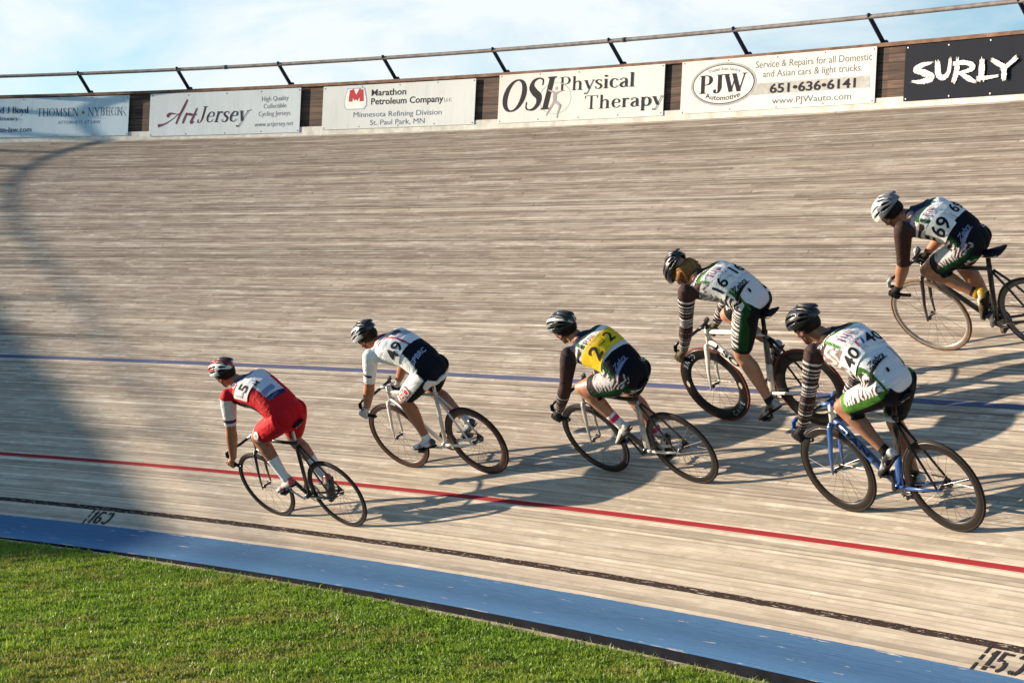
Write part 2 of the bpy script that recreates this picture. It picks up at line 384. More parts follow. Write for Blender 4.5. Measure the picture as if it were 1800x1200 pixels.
# ------------------------------------------------------------------ infield, sand strip, far ground
def zground(x, y): return -.192-.0058*np.clip(x+1.5, -11.0, 3.0)
def ground_material():
    m, nt, N, L, b = principled('infield soil under grass')
    tc = N.new('ShaderNodeTexCoord'); p = tc.outputs['Object']
    a = noise(N, L, p, 1.3, 5); d = noise(N, L, p, 35, 4)
    c = mixc(N, L, ramp(N, L, a, [(.35, 0.), (.65, 1.)]), (.030, .052, .012), (.052, .060, .018))
    c = mixc(N, L, M_(N, L, d), c, (.012, .02, .006))
    L.new(c, b.inputs['Base Color']); b.inputs['Roughness'].default_value = .95
    return m
def M_(N, L, d): return ramp(N, L, d, [(.4, .7), (.6, 0.)])
def build_ground():
    # infield sheet that meets the track's foot and runs on to the horizon
    xs = [-900, -300, -90, -40, -25]+list(np.arange(-18, 14.1, 1.0))+[20, 40, 90, 300, 900]
    ys = [-900, -300, -90, -40, -25, -16, -12]+list(np.arange(-9, 8.1, 1.0))+[14, 24, 40, 90, 300, 900]
    v = [(x, y, float(zground(x, y))) for x in xs for y in ys]; n = len(ys)
    f = [(i*n+k, (i+1)*n+k, (i+1)*n+k+1, i*n+k+1) for i in range(len(xs)-1) for k in range(n-1)]
    tag(link('infield', pydata('infield', v, f), ground_material()), kind='structure')
    tt = np.arange(-30, 40, .3); v = []; f = []
    for i, t in enumerate(tt):
        p = surf(t, -BB_W); n_ = nrm(at(TN, t)); w = .07+.025*math.sin(t*3.1)*math.sin(t*1.27)
        for d in (-.03, .03, w):
            q = p-n_*(d+.004); v.append((q[0], q[1], float(zground(q[0], q[1]))+(.016 if d < w else .004)))
    for i in range(len(tt)-1):
        for k in range(2): f.append((i*3+k, i*3+k+1, (i+1)*3+k+1, (i+1)*3+k))
    tag(link('sand_strip', pydata('sand_strip', v, f), mat('pale sand', (.46, .36, .25), .95, var=.35, scale=18, bump=.4)), kind='structure')
build_ground()

def grass_material():
    m, nt, N, L, b = principled('grass blades')
    at_ = N.new('ShaderNodeAttribute'); at_.attribute_name = 'Col'
    N.remove(b)
    out = N['Material Output']
    d = N.new('ShaderNodeBsdfDiffuse'); t = N.new('ShaderNodeBsdfTranslucent'); g = N.new('ShaderNodeBsdfGlossy'); g.inputs['Roughness'].default_value = .45
    m1 = N.new('ShaderNodeMixShader'); m1.inputs[0].default_value = .45; m2 = N.new('ShaderNodeMixShader'); m2.inputs[0].default_value = .035
    L.new(at_.outputs['Color'], d.inputs['Color']); L.new(at_.outputs['Color'], t.inputs['Color'])
    L.new(d.outputs[0], m1.inputs[1]); L.new(t.outputs[0], m1.inputs[2]); L.new(m1.outputs[0], m2.inputs[1]); L.new(g.outputs[0], m2.inputs[2])
    L.new(m2.outputs[0], out.inputs['Surface'])
    return m
def vnoise(x, y, s, seed):
    """smooth value noise for patches"""
    r = np.random.default_rng(seed).random((64, 64)); X = (x*s) % 64; Y = (y*s) % 64
    i = X.astype(int); j = Y.astype(int); fx = X-i; fy = Y-j; fx = fx*fx*(3-2*fx); fy = fy*fy*(3-2*fy)
    i1 = (i+1) % 64; j1 = (j+1) % 64; i %= 64; j %= 64
    return (r[i, j]*(1-fx)+r[i1, j]*fx)*(1-fy)+(r[i, j1]*(1-fx)+r[i1, j1]*fx)*fy
def build_grass(n_try=1500000):
    t = RNG.uniform(-10, 17, n_try); d = RNG.uniform(0.02, 6.5, n_try)
    e = surf(t, np.full_like(t, -BB_W)); nn = at(TN, t); nn /= np.linalg.norm(nn, axis=1, keepdims=True)
    P = e-nn*d[:, None]; P[:, 2] = zground(P[:, 0], P[:, 1])
    near = np.linalg.norm(P-np.array(CAM['pos']), axis=1)
    keep = in_view(P+V(0, 0, .03), .10) & (near > 5)
    # thinner along the sand strip, where single tall blades stand
    keep &= (d > .085+.05*vnoise(P[:, 0], P[:, 1], 1.7, 3)) | (RNG.random(n_try) < .035)
    pat = vnoise(P[:, 0]+50, P[:, 1]+50, 1.1, 11)*.6+vnoise(P[:, 0]+50, P[:, 1]+50, 4.0, 12)*.4
    keep &= RNG.random(n_try) < .55+.6*pat
    P = P[keep]; d = d[keep]; pat = pat[keep]; n = len(P)
    tuft = vnoise(P[:, 0]+50, P[:, 1]+50, 9.0, 13)
    h = (.022+.026*RNG.random(n))*(.75+.6*tuft)
    h *= np.where(RNG.random(n) < .006, 1.9, 1.0); h *= np.where(d < .13, 1.25, 1.)
    w = .0034+.0026*RNG.random(n)
    az = RNG.uniform(0, 2*math.pi, n); lean = RNG.uniform(.1, 1.05, n)*h; la = RNG.uniform(0, 2*math.pi, n)
    side = np.stack([np.cos(az), np.sin(az), 0*az], 1)*w[:, None]
    ld = np.stack([np.cos(la), np.sin(la), 0*la], 1)*lean[:, None]
    up = np.zeros((n, 3)); up[:, 2] = h
    b0 = P-side; b1 = P+side; m0 = P+up*.6+ld*.38-side*.75; m1 = P+up*.6+ld*.38+side*.75; tp = P+up*(1-.25*(lean/h)[:, None])+ld
    vv = np.stack([b0, b1, m1, m0, tp], 1).reshape(-1, 3)
    base = np.arange(n)*5
    loops = np.stack([base, base+1, base+2, base+3, base+3, base+2, base+4], 1).reshape(-1)
    me = bpy.data.meshes.new('grass')
    me.vertices.add(n*5); me.vertices.foreach_set('co', vv.ravel())
    me.loops.add(n*7); me.loops.foreach_set('vertex_index', loops)
    me.polygons.add(n*2); ls = np.stack([np.arange(n)*7, np.arange(n)*7+4], 1).ravel()
    me.polygons.foreach_set('loop_start', ls)
    me.update(); me.validate()
    g0, g1, g2, g3 = V(.110, .225, .016), V(.245, .365, .032), V(.43, .43, .070), V(.31, .24, .075)
    r = RNG.random(n); dry = vnoise(P[:, 0]+20, P[:, 1]+80, 1.7, 21)*.65+vnoise(P[:, 0]+9, P[:, 1]+80, 6.0, 22)*.35
    col = g0+(g1-g0)*r[:, None]
    k = np.clip((pat-.42)*1.7+.35*(RNG.random(n)-.4), 0, 1)[:, None]; col = col*(1-k*.38)+g2*k*.38
    k = np.clip((dry-.60)*5, 0, .55)[:, None]*(RNG.random(n) < .75)[:, None]; col = col*(1-k)+g3*k
    col *= (.75+.5*RNG.random(n))[:, None]
    c4 = np.ones((n, 5, 4)); c4[:, :, :3] = col[:, None, :]
    ca = me.color_attributes.new('Col', 'FLOAT_COLOR', 'POINT'); ca.data.foreach_set('color', c4.ravel())
    tag(link('grass', me, grass_material(), smooth=False), 'short mown green grass with dry patches on the infield', 'grass', kind='stuff')
build_grass()

# ------------------------------------------------------------------ barrier of dark planks, white kick board, cap
def plank_material():
    m, nt, N, L, b = principled('dark weathered planks')
    uv = N.new('ShaderNodeUVMap'); uv.uv_map = 'wall'; sep = N.new('ShaderNodeSeparateXYZ'); L.new(uv.outputs['UV'], sep.inputs[0])
    M = lambda op, a, b_=None: math_node(N, L, op, a, b_)
    def vec(x, y):
        c = N.new('ShaderNodeCombineXYZ'); sc(L, c, 0, x); sc(L, c, 1, y); return c.outputs[0]
    u, v = sep.outputs[0], sep.outputs[1]
    row = M('FLOOR', M('DIVIDE', v, .088)); fr = M('FRACT', M('DIVIDE', v, .088))
    w = N.new('ShaderNodeTexWhiteNoise'); L.new(vec(row, M('FLOOR', M('DIVIDE', u, 2.9))), w.inputs['Vector'])
    g = noise(N, L, vec(M('MULTIPLY', u, 3), M('MULTIPLY', v, 60)), 1, 5, .65)
    c = ramp(N, L, w.outputs['Value'], [(0., (.050, .026, .018)), (.5, (.090, .048, .032)), (1., (.150, .088, .058))])
    c = mixc(N, L, ramp(N, L, g, [(.4, .75), (.56, 0.)]), c, (.024, .013, .011))
    c = mixc(N, L, ramp(N, L, g, [(.58, 0.), (.74, .6)]), c, (.24, .16, .115))
    c = mixc(N, L, M('LESS_THAN', fr, .10), c, (.010, .007, .006))
    L.new(c, b.inputs['Base Color']); b.inputs['Roughness'].default_value = .85
    return m
def wall_sheet(a0, a1, prof, step=.4):
    """sweep a closed (h, off) profile along the barrier"""
    aa = np.linspace(a0, a1, max(2, int((a1-a0)/step)+1)); m = len(prof); v = []; uv = []
    for a in aa:
        for h, off in prof: v.append(wall(a, h, off)); uv.append((a, h))
    f = [(i*m+k, i*m+(k+1) % m, (i+1)*m+(k+1) % m, (i+1)*m+k) for i in range(len(aa)-1) for k in range(m)]
    f += [tuple(range(m))[::-1], tuple((len(aa)-1)*m+k for k in range(m))]
    return v, f, uv
def wall_obj(name, a0, a1, prof, material, parent, step=.4):
    v, f, uv = wall_sheet(a0, a1, prof, step); me = pydata(name, v, f); ul = me.uv_layers.new(name='wall')
    for lp in me.loops: ul.data[lp.index].uv = uv[lp.vertex_index]
    return link(name, me, material, parent, smooth=False)
BAR = empty('barrier_wall', Matrix.Translation(Vector(surf(0., W_TRACK))))
BAR_INV = BAR.matrix_world.inverted()
def wchild(o, par=None):
    o.parent = par or BAR; o.matrix_parent_inverse = (par or BAR).matrix_world.inverted(); return o
A0, A1 = -32, 56
wchild(wall_obj('planking', A0, A1, [(-.05, 0), (WALL_H-.035, 0), (WALL_H-.035, -.06), (-.05, -.06)], plank_material(), None))
wchild(wall_obj('kick_board', A0, A1, [(-.02, .0045), (-.02, .022), (.092, .022), (.096, .0045)], mat('chalky white kick board', (.64, .62, .56), .8, var=.2, scale=9), None))
wchild(wall_obj('cap_rail', A0, A1, [(WALL_H-.034, -.075), (WALL_H-.034, .028), (WALL_H+.004, .028), (WALL_H+.004, -.075)], mat('brown cap board', (.205, .120, .085), .8, var=.45, scale=7), None))
tag(BAR, 'low dark plank barrier with white kick board along the top of the banked track', 'barrier')

# guard rail on leaning posts
def build_rail():
    R = empty('guard_rail', Matrix.Translation(Vector(wall(0., WALL_H)))); inv = R.matrix_world.inverted()
    def railpt(a): return wall(a, WALL_H)+Z*RAIL_H+RAIL_O*nrm(at(TN, np.interp(a, E_ARC, T)))
    aa = np.arange(-30, 54, .42)
    mb = MB(); mb.tube([railpt(a) for a in aa], .0235, 10, ref=Z)
    p = mb.build('rail_pipe', mat('weathered galvanised pipe', (.21, .19, .18), .65, .2, var=.3, scale=12)); wchild(p, R)
    cm = mat('rail pipe coupling', (.09, .085, .085), .9, 0.)
    for a in (9.05, 15.2, 2.3, 21.5):
        mb = MB(); d = nrm(railpt(a+.05)-railpt(a-.05)); q = railpt(a); mb.tube([q-d*.03, q+d*.03], 0.0275, 10, ref=Z)
        wchild(mb.build('coupling', cm), R)
    pm = mat('dark blue steel post', (.018, .026, .055), .5, .2)
    for k in range(-12, 22):
        a = 4.194+1.688*k
        top = railpt(a); bot = wall(a, WALL_H+.004, -.022); d = nrm(top-bot)
        mb = MB(); mb.tube([bot, bot+d*.012], .05, 8); mb.tube([bot, top+d*.012, top+d*.035], [.0235, .0235, .019], 8)
        wchild(mb.build('post', pm), R)
    tag(R, 'grey pipe guard rail on dark posts leaning in over the plank barrier', 'guard rail')
build_rail()
# ------------------------------------------------------------------ lettering
def sans_glyph_mesh(text, bold=False):
    cu = bpy.data.curves.new('lettering', 'FONT'); cu.body = text; cu.size = 1.0; cu.resolution_u = 3
    cu.offset = .018 if bold else 0.
    ob = bpy.data.objects.new('lettering', cu); C.objects.link(ob)
    dg = bpy.context.evaluated_depsgraph_get(); dg.update()
    me = bpy.data.meshes.new_from_object(ob.evaluated_get(dg))
    v = [tuple(q.co[:2]) for q in me.vertices]; f = [tuple(p.vertices) for p in me.polygons]
    bpy.data.objects.remove(ob); bpy.data.curves.remove(cu); bpy.data.meshes.remove(me)
    return np.array(v), f
def spline(pts, k=6):
    """Catmull-Rom through (x, y, w)"""
    p = np.array(pts, float)
    if len(p) < 3: return p
    q = np.vstack([2*p[0]-p[1], p, 2*p[-1]-p[-2]]); out = []
    for i in range(1, len(q)-2):
        for j in range(k):
            t = j/k
            out.append(.5*((2*q[i])+(-q[i-1]+q[i+1])*t+(2*q[i-1]-5*q[i]+4*q[i+1]-q[i+2])*t*t+(-q[i-1]+3*q[i]-3*q[i+1]+q[i+2])*t**3))
    out.append(q[-2]); return np.array(out)
def serif_table(bold):
    t, n = (.19, .05) if bold else (.115, .042)
    m = (t+n)/2; sl = .15 if bold else .13
    def st(x, y0, y1): return ('l', [(x, y0, t), (x, y1, t)])
    def th(x0, y0, x1, y1): return ('l', [(x0, y0, n), (x1, y1, n)])
    def dk(x0, y0, x1, y1): return ('l', [(x0, y0, t), (x1, y1, t)])
    def sf(x, y, w=None): return ('l', [(x-(w or sl+.0), y, n), (x+(w or sl+.0), y, n)])
    def el(cx, cy, rx, ry):
        return ('c', [(cx+(rx)*math.cos(a), cy+ry*math.sin(a), n+(t-n)*abs(math.cos(a))**1.5) for a in np.linspace(0, 2*math.pi, 29)])
    def cv(*p): return ('s', list(p))
    lo, hi = n/2, 1-n/2; x = .66; xh = x-n/2
    G = {}
    G['T'] = (.74, [st(.36, 0, 1), th(.03, hi, .69, hi), th(.04, hi, .04, .78), th(.68, hi, .68, .78), sf(.36, lo)])
    G['H'] = (.86, [st(.17, 0, 1), st(.69, 0, 1), th(.17, .5, .69, .5), sf(.17, lo), sf(.17, hi), sf(.69, lo), sf(.69, hi)])
    G['O'] = (.86, [el(.42, .5, .33, .48)])
    G['M'] = (1.0, [th(.16, 0, .16, 1), dk(.17, .98, .48, .03), th(.48, .03, .8, .98), st(.82, 0, 1), sf(.16, lo), sf(.82, lo), sf(.12, hi, .1), sf(.86, hi, .1)])
    G['S'] = (.60, [cv((.50, .76, n), (.47, .92, n), (.31, .98, n), (.14, .9, m), (.12, .72, t*.95), (.28, .55, t*1.05), (.46, .41, t*1.05), (.5, .22, t*.9), (.4, .06, m), (.24, .02, n), (.1, .08, n), (.06, .27, n))])
    G['E'] = (.66, [st(.17, 0, 1), th(.1, lo, .58, lo), th(.1, hi, .55, hi), th(.17, .51, .44, .51), th(.57, lo, .6, .22), th(.54, hi, .55, .8), th(.44, .62, .44, .4)])
    G['N'] = (.84, [th(.15, 0, .15, 1), dk(.16, .97, .68, .03), th(.69, 0, .69, 1), sf(.15, lo), sf(.1, hi, .1), sf(.69, hi)])
    G['Y'] = (.76, [dk(.12, .97, .38, .45), th(.66, .97, .38, .45), st(.38, 0, .47), sf(.38, lo), sf(.13, hi), sf(.64, hi, .1)])
    G['B'] = (.70, [st(.17, 0, 1), sf(.13, lo, .1), sf(.13, hi, .1), cv((.17, hi, n), (.4, hi, n), (.5, .88, m), (.53, .75, t), (.47, .6, m), (.34, .53, n), (.17, .53, n)), cv((.34, .53, n), (.5, .47, m), (.58, .27, t), (.52, .09, m), (.38, lo, n), (.17, lo, n))])
    G['C'] = (.76, [cv((.66, .72, n), (.62, .9, n), (.44, .98, n), (.22, .88, m), (.11, .5, t), (.22, .12, m), (.44, .02, n), (.6, .08, n), (.69, .26, n)), th(.66, .7, .66, .97)])
    G['K'] = (.80, [st(.17, 0, 1), sf(.17, lo), sf(.17, hi), th(.66, .97, .2, .42), dk(.34, .58, .68, .02), sf(.66, hi, .11), sf(.68, lo, .11)])
    G['P'] = (.66, [st(.18, 0, 1), sf(.18, lo), sf(.13, hi, .1), cv((.18, hi, n), (.38, hi, n), (.51, .9, m), (.56, .73, t), (.5, .55, m), (.37, .48, n), (.18, .47, n))])
    G['J'] = (.52, [('s', [(.32, 1., t), (.32, .6, t), (.32, .28, t), (.28, .08, m), (.18, .0, n), (.09, .06, m), (.10, .2, m)]), sf(.32, hi)])
    G['W'] = (1.12, [dk(.12, .97, .34, .02), th(.35, .02, .54, .85), dk(.48, .97, .72, .02), th(.73, .02, .98, .97), sf(.12, hi), sf(.47, hi, .1), sf(.98, hi, .1)])
    G['I'] = (.40, [st(.19, 0, 1), sf(.19, lo), sf(.19, hi)])
    G['A'] = (.76, [th(.1, 0, .36, .97), dk(.37, .97, .64, .03), th(.19, .34, .53, .34), sf(.1, lo, .1), sf(.64, lo)])
    G['a'] = (.54, [('s', [(.10, .5, m), (.14, .6, n), (.26, xh, n), (.37, .58, m), (.4, .44, t*.9), (.4, .2, t*.9), (.42, .06, m), (.5, .04, n)]), cv((.4, .4, n), (.22, .34, m), (.12, .18, t*.9), (.18, .04, m), (.3, .03, n), (.4, .14, n))])
    G['d'] = (.62, [st(.46, 0, 1), el(.28, .32, .19, .32), th(.36, hi, .46, hi), th(.46, lo, .56, lo)])
    G['o'] = (.60, [el(.3, .33, .22, .31)])
    G['y'] = (.58, [dk(.12, .64, .31, .04), ('s', [(.52, .64, n), (.38, .24, n), (.24, -.2, n), (.12, -.28, m), (.07, -.22, m)]), sf(.11, xh, .1), sf(.52, xh, .07)])
    G['h'] = (.66, [st(.16, 0, 1), sf(.16, lo, .12), th(.06, hi, .16, hi), cv((.16, .46, n), (.28, .61, n), (.39, .63, m), (.47, .52, t), (.48, .3, t), (.48, .0, t)), sf(.48, lo, .12)])
    G['n'] = (.66, [st(.16, 0, x), sf(.16, lo, .12), th(.06, xh, .16, xh), cv((.16, .46, n), (.28, .61, n), (.39, .63, m), (.47, .52, t), (.48, .3, t), (.48, .0, t)), sf(.48, lo, .12)])
    G['s'] = (.44, [cv((.35, .5, n), (.32, .62, n), (.21, .64, n), (.1, .58, m), (.1, .47, t*.8), (.2, .37, t*.9), (.32, .28, t*.9), (.35, .15, t*.8), (.28, .04, m), (.17, .02, n), (.08, .06, n), (.06, .19, n))])
    G['i'] = (.32, [st(.16, 0, x), sf(.16, lo, .12), th(.06, xh, .16, xh), ('l', [(.16, .8, t*1.1), (.16, .93, t*1.1)])])
    G['c'] = (.50, [cv((.42, .5, m), (.4, .6, n), (.29, .64, n), (.15, .56, m), (.10, .33, t), (.16, .1, m), (.3, .02, n), (.41, .07, n), (.46, .18, n))])
    G['l'] = (.32, [st(.16, 0, 1), sf(.16, lo, .12), th(.06, hi, .16, hi)])
    G['e'] = (.53, [th(.12, .37, .44, .37), cv((.44, .37, m), (.42, .55, m), (.29, .64, n), (.16, .57, m), (.10, .33, t), (.16, .1, m), (.3, .02, n), (.41, .07, n), (.47, .18, n))])
    G['r'] = (.44, [st(.16, 0, x), sf(.16, lo, .12), th(.06, xh, .16, xh), cv((.16, .42, n), (.24, .58, n), (.33, .63, m), (.38, .56, t*.8))])
    G['p'] = (.62, [st(.16, -.3, x), sf(.16, -.29, .12), th(.06, xh, .16, xh), el(.34, .33, .19, .31)])
    G['t'] = (.40, [('s', [(.18, .86, n), (.18, .6, t), (.18, .25, t), (.2, .08, m), (.28, .02, n), (.37, .08, n)]), th(.05, xh, .36, xh)])
    return G
_SF = {}
def serif_layout(text, bold=False, shear=0.):
    if bold not in _SF: _SF[bold] = serif_table(bold)
    G = _SF[bold]; v = []; f = []; lay = []; x = 0.; k = 0
    for ch in text:
        if ch == ' ': x += .34; continue
        adv, strokes = G[ch]
        for kind, pts in strokes:
            P = spline(pts) if kind == 's' else np.array(pts, float)
            vs, fs = strip(P[:, :2], list(P[:, 2]))
            if kind == 'c':                   # closed ring: join the ends
                q = np.array(vs); q[-2:] = q[:2]; vs = [tuple(a) for a in q]
            n = len(v); v += [(a[0]+x+shear*a[1], a[1]) for a in vs]; f += [tuple(n+i for i in q) for q in fs]; lay += [k]*len(vs); k += 1
        x += adv
    return np.array(v), f, np.array(lay), x
def flat_text(text, font):
    """2-D glyph mesh with cap height 1: verts, faces, layer index, width"""
    if font.startswith('serif'):
        return serif_layout(text, 'b' in font[5:], .24 if 'i' in font[5:] else 0.)
    v, f = sans_glyph_mesh(text, font.endswith('b')); v = v/.729
    v[:, 0] -= v[:, 0].min()
    return v, f, np.zeros(len(v), int), v[:, 0].max()

SIGN_MAT = {}
def sign_panel_mat(name, col, dirt):
    m, nt, N, L, b = principled(name)
    tc = N.new('ShaderNodeTexCoord'); p = tc.outputs['Object']
    a = noise(N, L, p, 2.2, 5); g = noise(N, L, mapping(N, L, p, (9, 9, 1.2)), 2.0, 5)
    c = mixc(N, L, ramp(N, L, a, [(.35, 0.), (.7, dirt)]), col, tuple(q*.72 for q in col))
    c = mixc(N, L, ramp(N, L, g, [(.5, 0.), (.75, dirt*.8)]), c, (col[0]*.55, col[1]*.52, col[2]*.48))
    L.new(c, b.inputs['Base Color']); b.inputs['Roughness'].default_value = .7; b.inputs['Specular IOR Level'].default_value = .05
    return m
PANEL_OFF = .026
def make_sign(aL, aR, h0, h1, panel_col, label, dirt=.26):
    root = empty('sponsor_sign', Matrix.Translation(Vector(wall((aL+aR)/2, h0, PANEL_OFF))))
    name = 'sign panel paint '+label.split()[0]+' '+str(round(aL, 1))
    v, f, uv = wall_sheet(aR, aL, [(h0, PANEL_OFF-.003), (h0, PANEL_OFF+.005), (h1, PANEL_OFF+.005), (h1, PANEL_OFF-.003)], .3)
    wchild(link('panel', pydata('panel', v, f), sign_panel_mat(name, panel_col, dirt), smooth=False), root)
    tag(root, label, 'sign', 'sponsor signs along the barrier')
    return root
def on_wall(pts2, layer, lift=.0033, base=PANEL_OFF+.003):
    """(a, h) pairs -> world points on the sign's face"""
    pts2 = np.asarray(pts2); return wall(pts2[:, 0], pts2[:, 1], base+lift+.00025*np.asarray(layer))
def sign_text(root, text, font, aL, hL, aR, hR, cap, m, name='lettering', bend=0.):
    v, f, lay, w = flat_text(text, font)
    u = v[:, 0]/w; a = aL+(aR-aL)*u; h = hL+(hR-hL)*u+v[:, 1]*cap+bend*(1-(2*u-1)**2)
    return words(root, np.stack([a, h], 1), f, lay, u*w, text, m, name)
def words(root, P, f, lay, x, text, m, name):
    """one object per word"""
    fx = np.array([x[list(q)].mean() for q in f]); cuts = []
    if ' ' in text:                         # the widest gaps between faces are the spaces
        lo = np.array([x[list(q)].min() for q in f]); hi = np.array([x[list(q)].max() for q in f]); o = np.argsort(lo); reach = np.maximum.accumulate(hi[o])
        gaps = lo[o][1:]-reach[:-1]; n = text.strip().count(' '); b = np.argsort(gaps)[::-1][:n]; cuts = sorted((lo[o][1:][i]+reach[:-1][i])/2 for i in b)
    wid = np.searchsorted(cuts, fx) if cuts else np.zeros(len(f), int); last = None
    for wd in sorted(set(wid)):
        fs = [f[i] for i in np.where(wid == wd)[0]]; idx = sorted({i for q in fs for i in q}); mp = {i: j for j, i in enumerate(idx)}
        last = wchild(link(name, pydata(name, on_wall(P[idx], np.asarray(lay)[idx]), [tuple(mp[i] for i in q) for q in fs]), m, smooth=False), root)
    return last
def sign_strip(root, pts, m, name, lay=0, mb=None):
    P = spline(pts, 5) if len(pts) > 2 else np.array(pts, float)
    v, f = strip(P[:, :2], list(P[:, 2]))
    w = on_wall(v, [lay]*len(v))
    if mb is not None: mb.add(w, f); return
    return wchild(link(name, pydata(name, w, f), m, smooth=False), root)
def sign_poly(root, pts, m, name, lay=0):
    w = on_wall(pts, [lay]*len(pts)); return wchild(link(name, pydata(name, w, [tuple(range(len(w)))]), m, smooth=False), root)
def ell(ca, ch, ra, rh, n=40, tilt=0.): return [(ca-ra*math.cos(t), ch+rh*math.sin(t)+tilt*math.cos(t)) for t in np.linspace(0, 2*math.pi, n, endpoint=False)]
def sign_oval(root, ca, ch, ra, rh, m, name, lay=0, tilt=0., n=28):
    pts = []
    for q in range(n+1):
        t = math.pi*q/n; x = math.cos(t)
        for sg in (1, -1): pts.append((ca-ra*x, ch+sg*rh*max(math.sin(t), .002)+tilt*x))
    return wchild(link(name, pydata(name, on_wall(pts, [lay]*len(pts)), [(2*q, 2*q+1, 2*q+3, 2*q+2) for q in range(n)]), m, smooth=False), root)
def sign_ring(root, ca, ch, ra, rh, w, m, name, lay=0, tilt=0.):
    o = ell(ca, ch, ra, rh, 48, tilt); i = ell(ca, ch, ra-w, rh-w, 48, tilt); v = o+i; f = [(k, (k+1) % 48, 48+(k+1) % 48, 48+k) for k in range(48)]
    return wchild(link(name, pydata(name, on_wall(v, [lay]*96), f), m, smooth=False), root)
def screws(root, aL, aR, h0, h1, m, n=5, r=.0085):
    me = None
    for h in (h0+.022, h1-.022):
        for k in range(n):
            a = aL-.03-(aL-aR-.06)*k/(n-1)+random.uniform(-.03, .03)*(0 < k < n-1)
            c = wall(a, h+random.uniform(-.006, .006), PANEL_OFF+.005); t = float(np.interp(a, E_ARC, T)); n_ = nrm(at(TN, t)); fr = -n_
            mb = MB(); mb.tube([c, c+fr*.004], [r, r*.6], 8, ref=Z); wchild(mb.build('screw', m), root)
INK = mat('charcoal sign ink', (.018, .015, .022), .7); INK2 = mat('grey sign ink', (.13, .13, .15), .5)
INKB = mat('blue grey sign ink', (.085, .10, .19), .5); NAVY = mat('navy sign ink', (.035, .055, .12), .5)
RED = mat('red sign ink', (.46, .016, .03), .5); PLUM = mat('plum sign ink', (.10, .010, .04), .5); WHT = mat('white sign paint', (.80, .79, .75), .5)
RUST = mat('rusty screw', (.16, .12, .10), .6, .4); STEEL = mat('bright screw', (.75, .72, .66), .35, .3)
H0, H1 = .044, .588
# 1 pale blue sign of a law firm, partly outside the photo
s = make_sign(19.44, 16.98, H0, H1, (.54, .67, .75), 'pale blue law firm sign reading THOMSEN NYBECK at the left end of the barrier')
sign_text(s, 'ad J Boyd', 'serifb', 19.26, .382, 18.70, .376, .093, NAVY); sign_text(s, 'Attorney', 'serifb', 19.235, .281, 18.87, .281, .056, NAVY)
sign_text(s, '.tn-law.com', 'sansb', 19.21, .121, 18.64, .119, .070, NAVY)
sign_text(s, 'THOMSEN', 'serif', 18.562, .327, 17.832, .321, .113, NAVY); sign_text(s, 'NYBECK', 'serif', 17.686, .322, 17.071, .319, .112, NAVY)
sign_text(s, 'ATTORNEYS AT LAW', 'sans', 18.189, .218, 17.455, .216, .044, INKB)
sign_poly(s, [(17.79, .368), (17.76, .398), (17.73, .368), (17.76, .338)], mat('ochre sign ink', (.28, .19, .05), .5), 'emblem')
screws(s, 19.44, 16.98, H0, H1, RUST)
# 2 jersey maker
s = make_sign(16.62, 14.11, H0-.02, H1+.004, (.62, .68, .71), 'pale grey sign reading Art Jersey in plum and charcoal script lettering')
for txt, a0, h0, a1, cap in (('High Quality', 14.745, .44, 14.306, .062), ('Collectible', 14.711, .345, 14.337, .062), ('Cycling Jerseys', 14.789, .247, 14.266, .062), ('www.artjersey.net', 14.847, .113, 14.211, .062)):
    sign_text(s, txt, 'sans', a0, h0, a1, h0+.003, cap, INK2)
sign_text(s, 'Jersey', 'serifi', 15.83, .188, 14.99, .186, .215, INK)
mb = MB(); k = 0
for pts, w in (([(15.987,.5),(16.043,.403),(16.113,.284),(16.164,.179)], [.028,.04,.036,.032]), ([(16.315,.272),(16.30,.30),(16.259,.32),(16.172,.312),(16.094,.299)], [.04,.05,.03,.012,.012]),
               ([(16.115,.322),(16.235,.241),(16.357,.183),(16.471,.159)], [.01,.012,.02,.045]), ([(15.99,.326),(16.024,.251),(16.054,.184)], [.022,.034,.028]),
               ([(16.026,.274),(15.961,.31),(15.902,.294)], [.012,.022,.04]), ([(15.822,.382),(15.881,.263),(15.925,.189)], [.02,.034,.034]), ([(15.925,.189),(15.896,.188),(15.869,.21)], [.034,.022,.012]), ([(15.96,.295),(15.826,.299)], [.018,.02])):
    sign_strip(s, [(p[0], p[1], q) for p, q in zip(pts, w)], PLUM, 'script', k, mb); k += 1
wchild(mb.build('script_lettering', PLUM, smooth=False), s)
sign_text(s, 'TM', 'sans', 14.95, .32, 14.90, .32, .022, INK2)
screws(s, 16.62, 14.11, H0-.02, H1, RUST)
# 3 oil company
s = make_sign(13.745, 11.355, H0, H1, (.68, .70, .69), 'off white petroleum company sign with a red M in a six sided badge')
sign_text(s, 'Marathon', 'sansb', 12.97, .446, 12.424, .443, .082, INK); sign_text(s, 'Petroleum Company', 'sansb', 12.97, .337, 11.84, .331, .082, INK)
sign_text(s, 'LLC', 'sans', 11.823, .330, 11.71, .330, .044, INK2)
sign_text(s, 'Minnesota Refining Division', 'sans', 13.242, .188, 11.857, .178, .068, INKB); sign_text(s, 'St. Paul Park, MN', 'sans', 12.972, .082, 12.115, .080, .068, INKB)
O = [(13.36,.555),(13.08,.555),(13.035,.40),(13.035,.33),(13.075,.285),(13.36,.285),(13.40,.33),(13.40,.40)]
b = sign_poly(s, O, mat('pale blue badge rim', (.30, .37, .52), .5), 'badge', 0)
cx = sum(p[0] for p in O)/8; cy = sum(p[1] for p in O)/8
sign_poly(s, [(cx+(p[0]-cx)*.93, cy+(p[1]-cy)*.92) for p in O], WHT, 'badge_face', 4)
mb = MB()
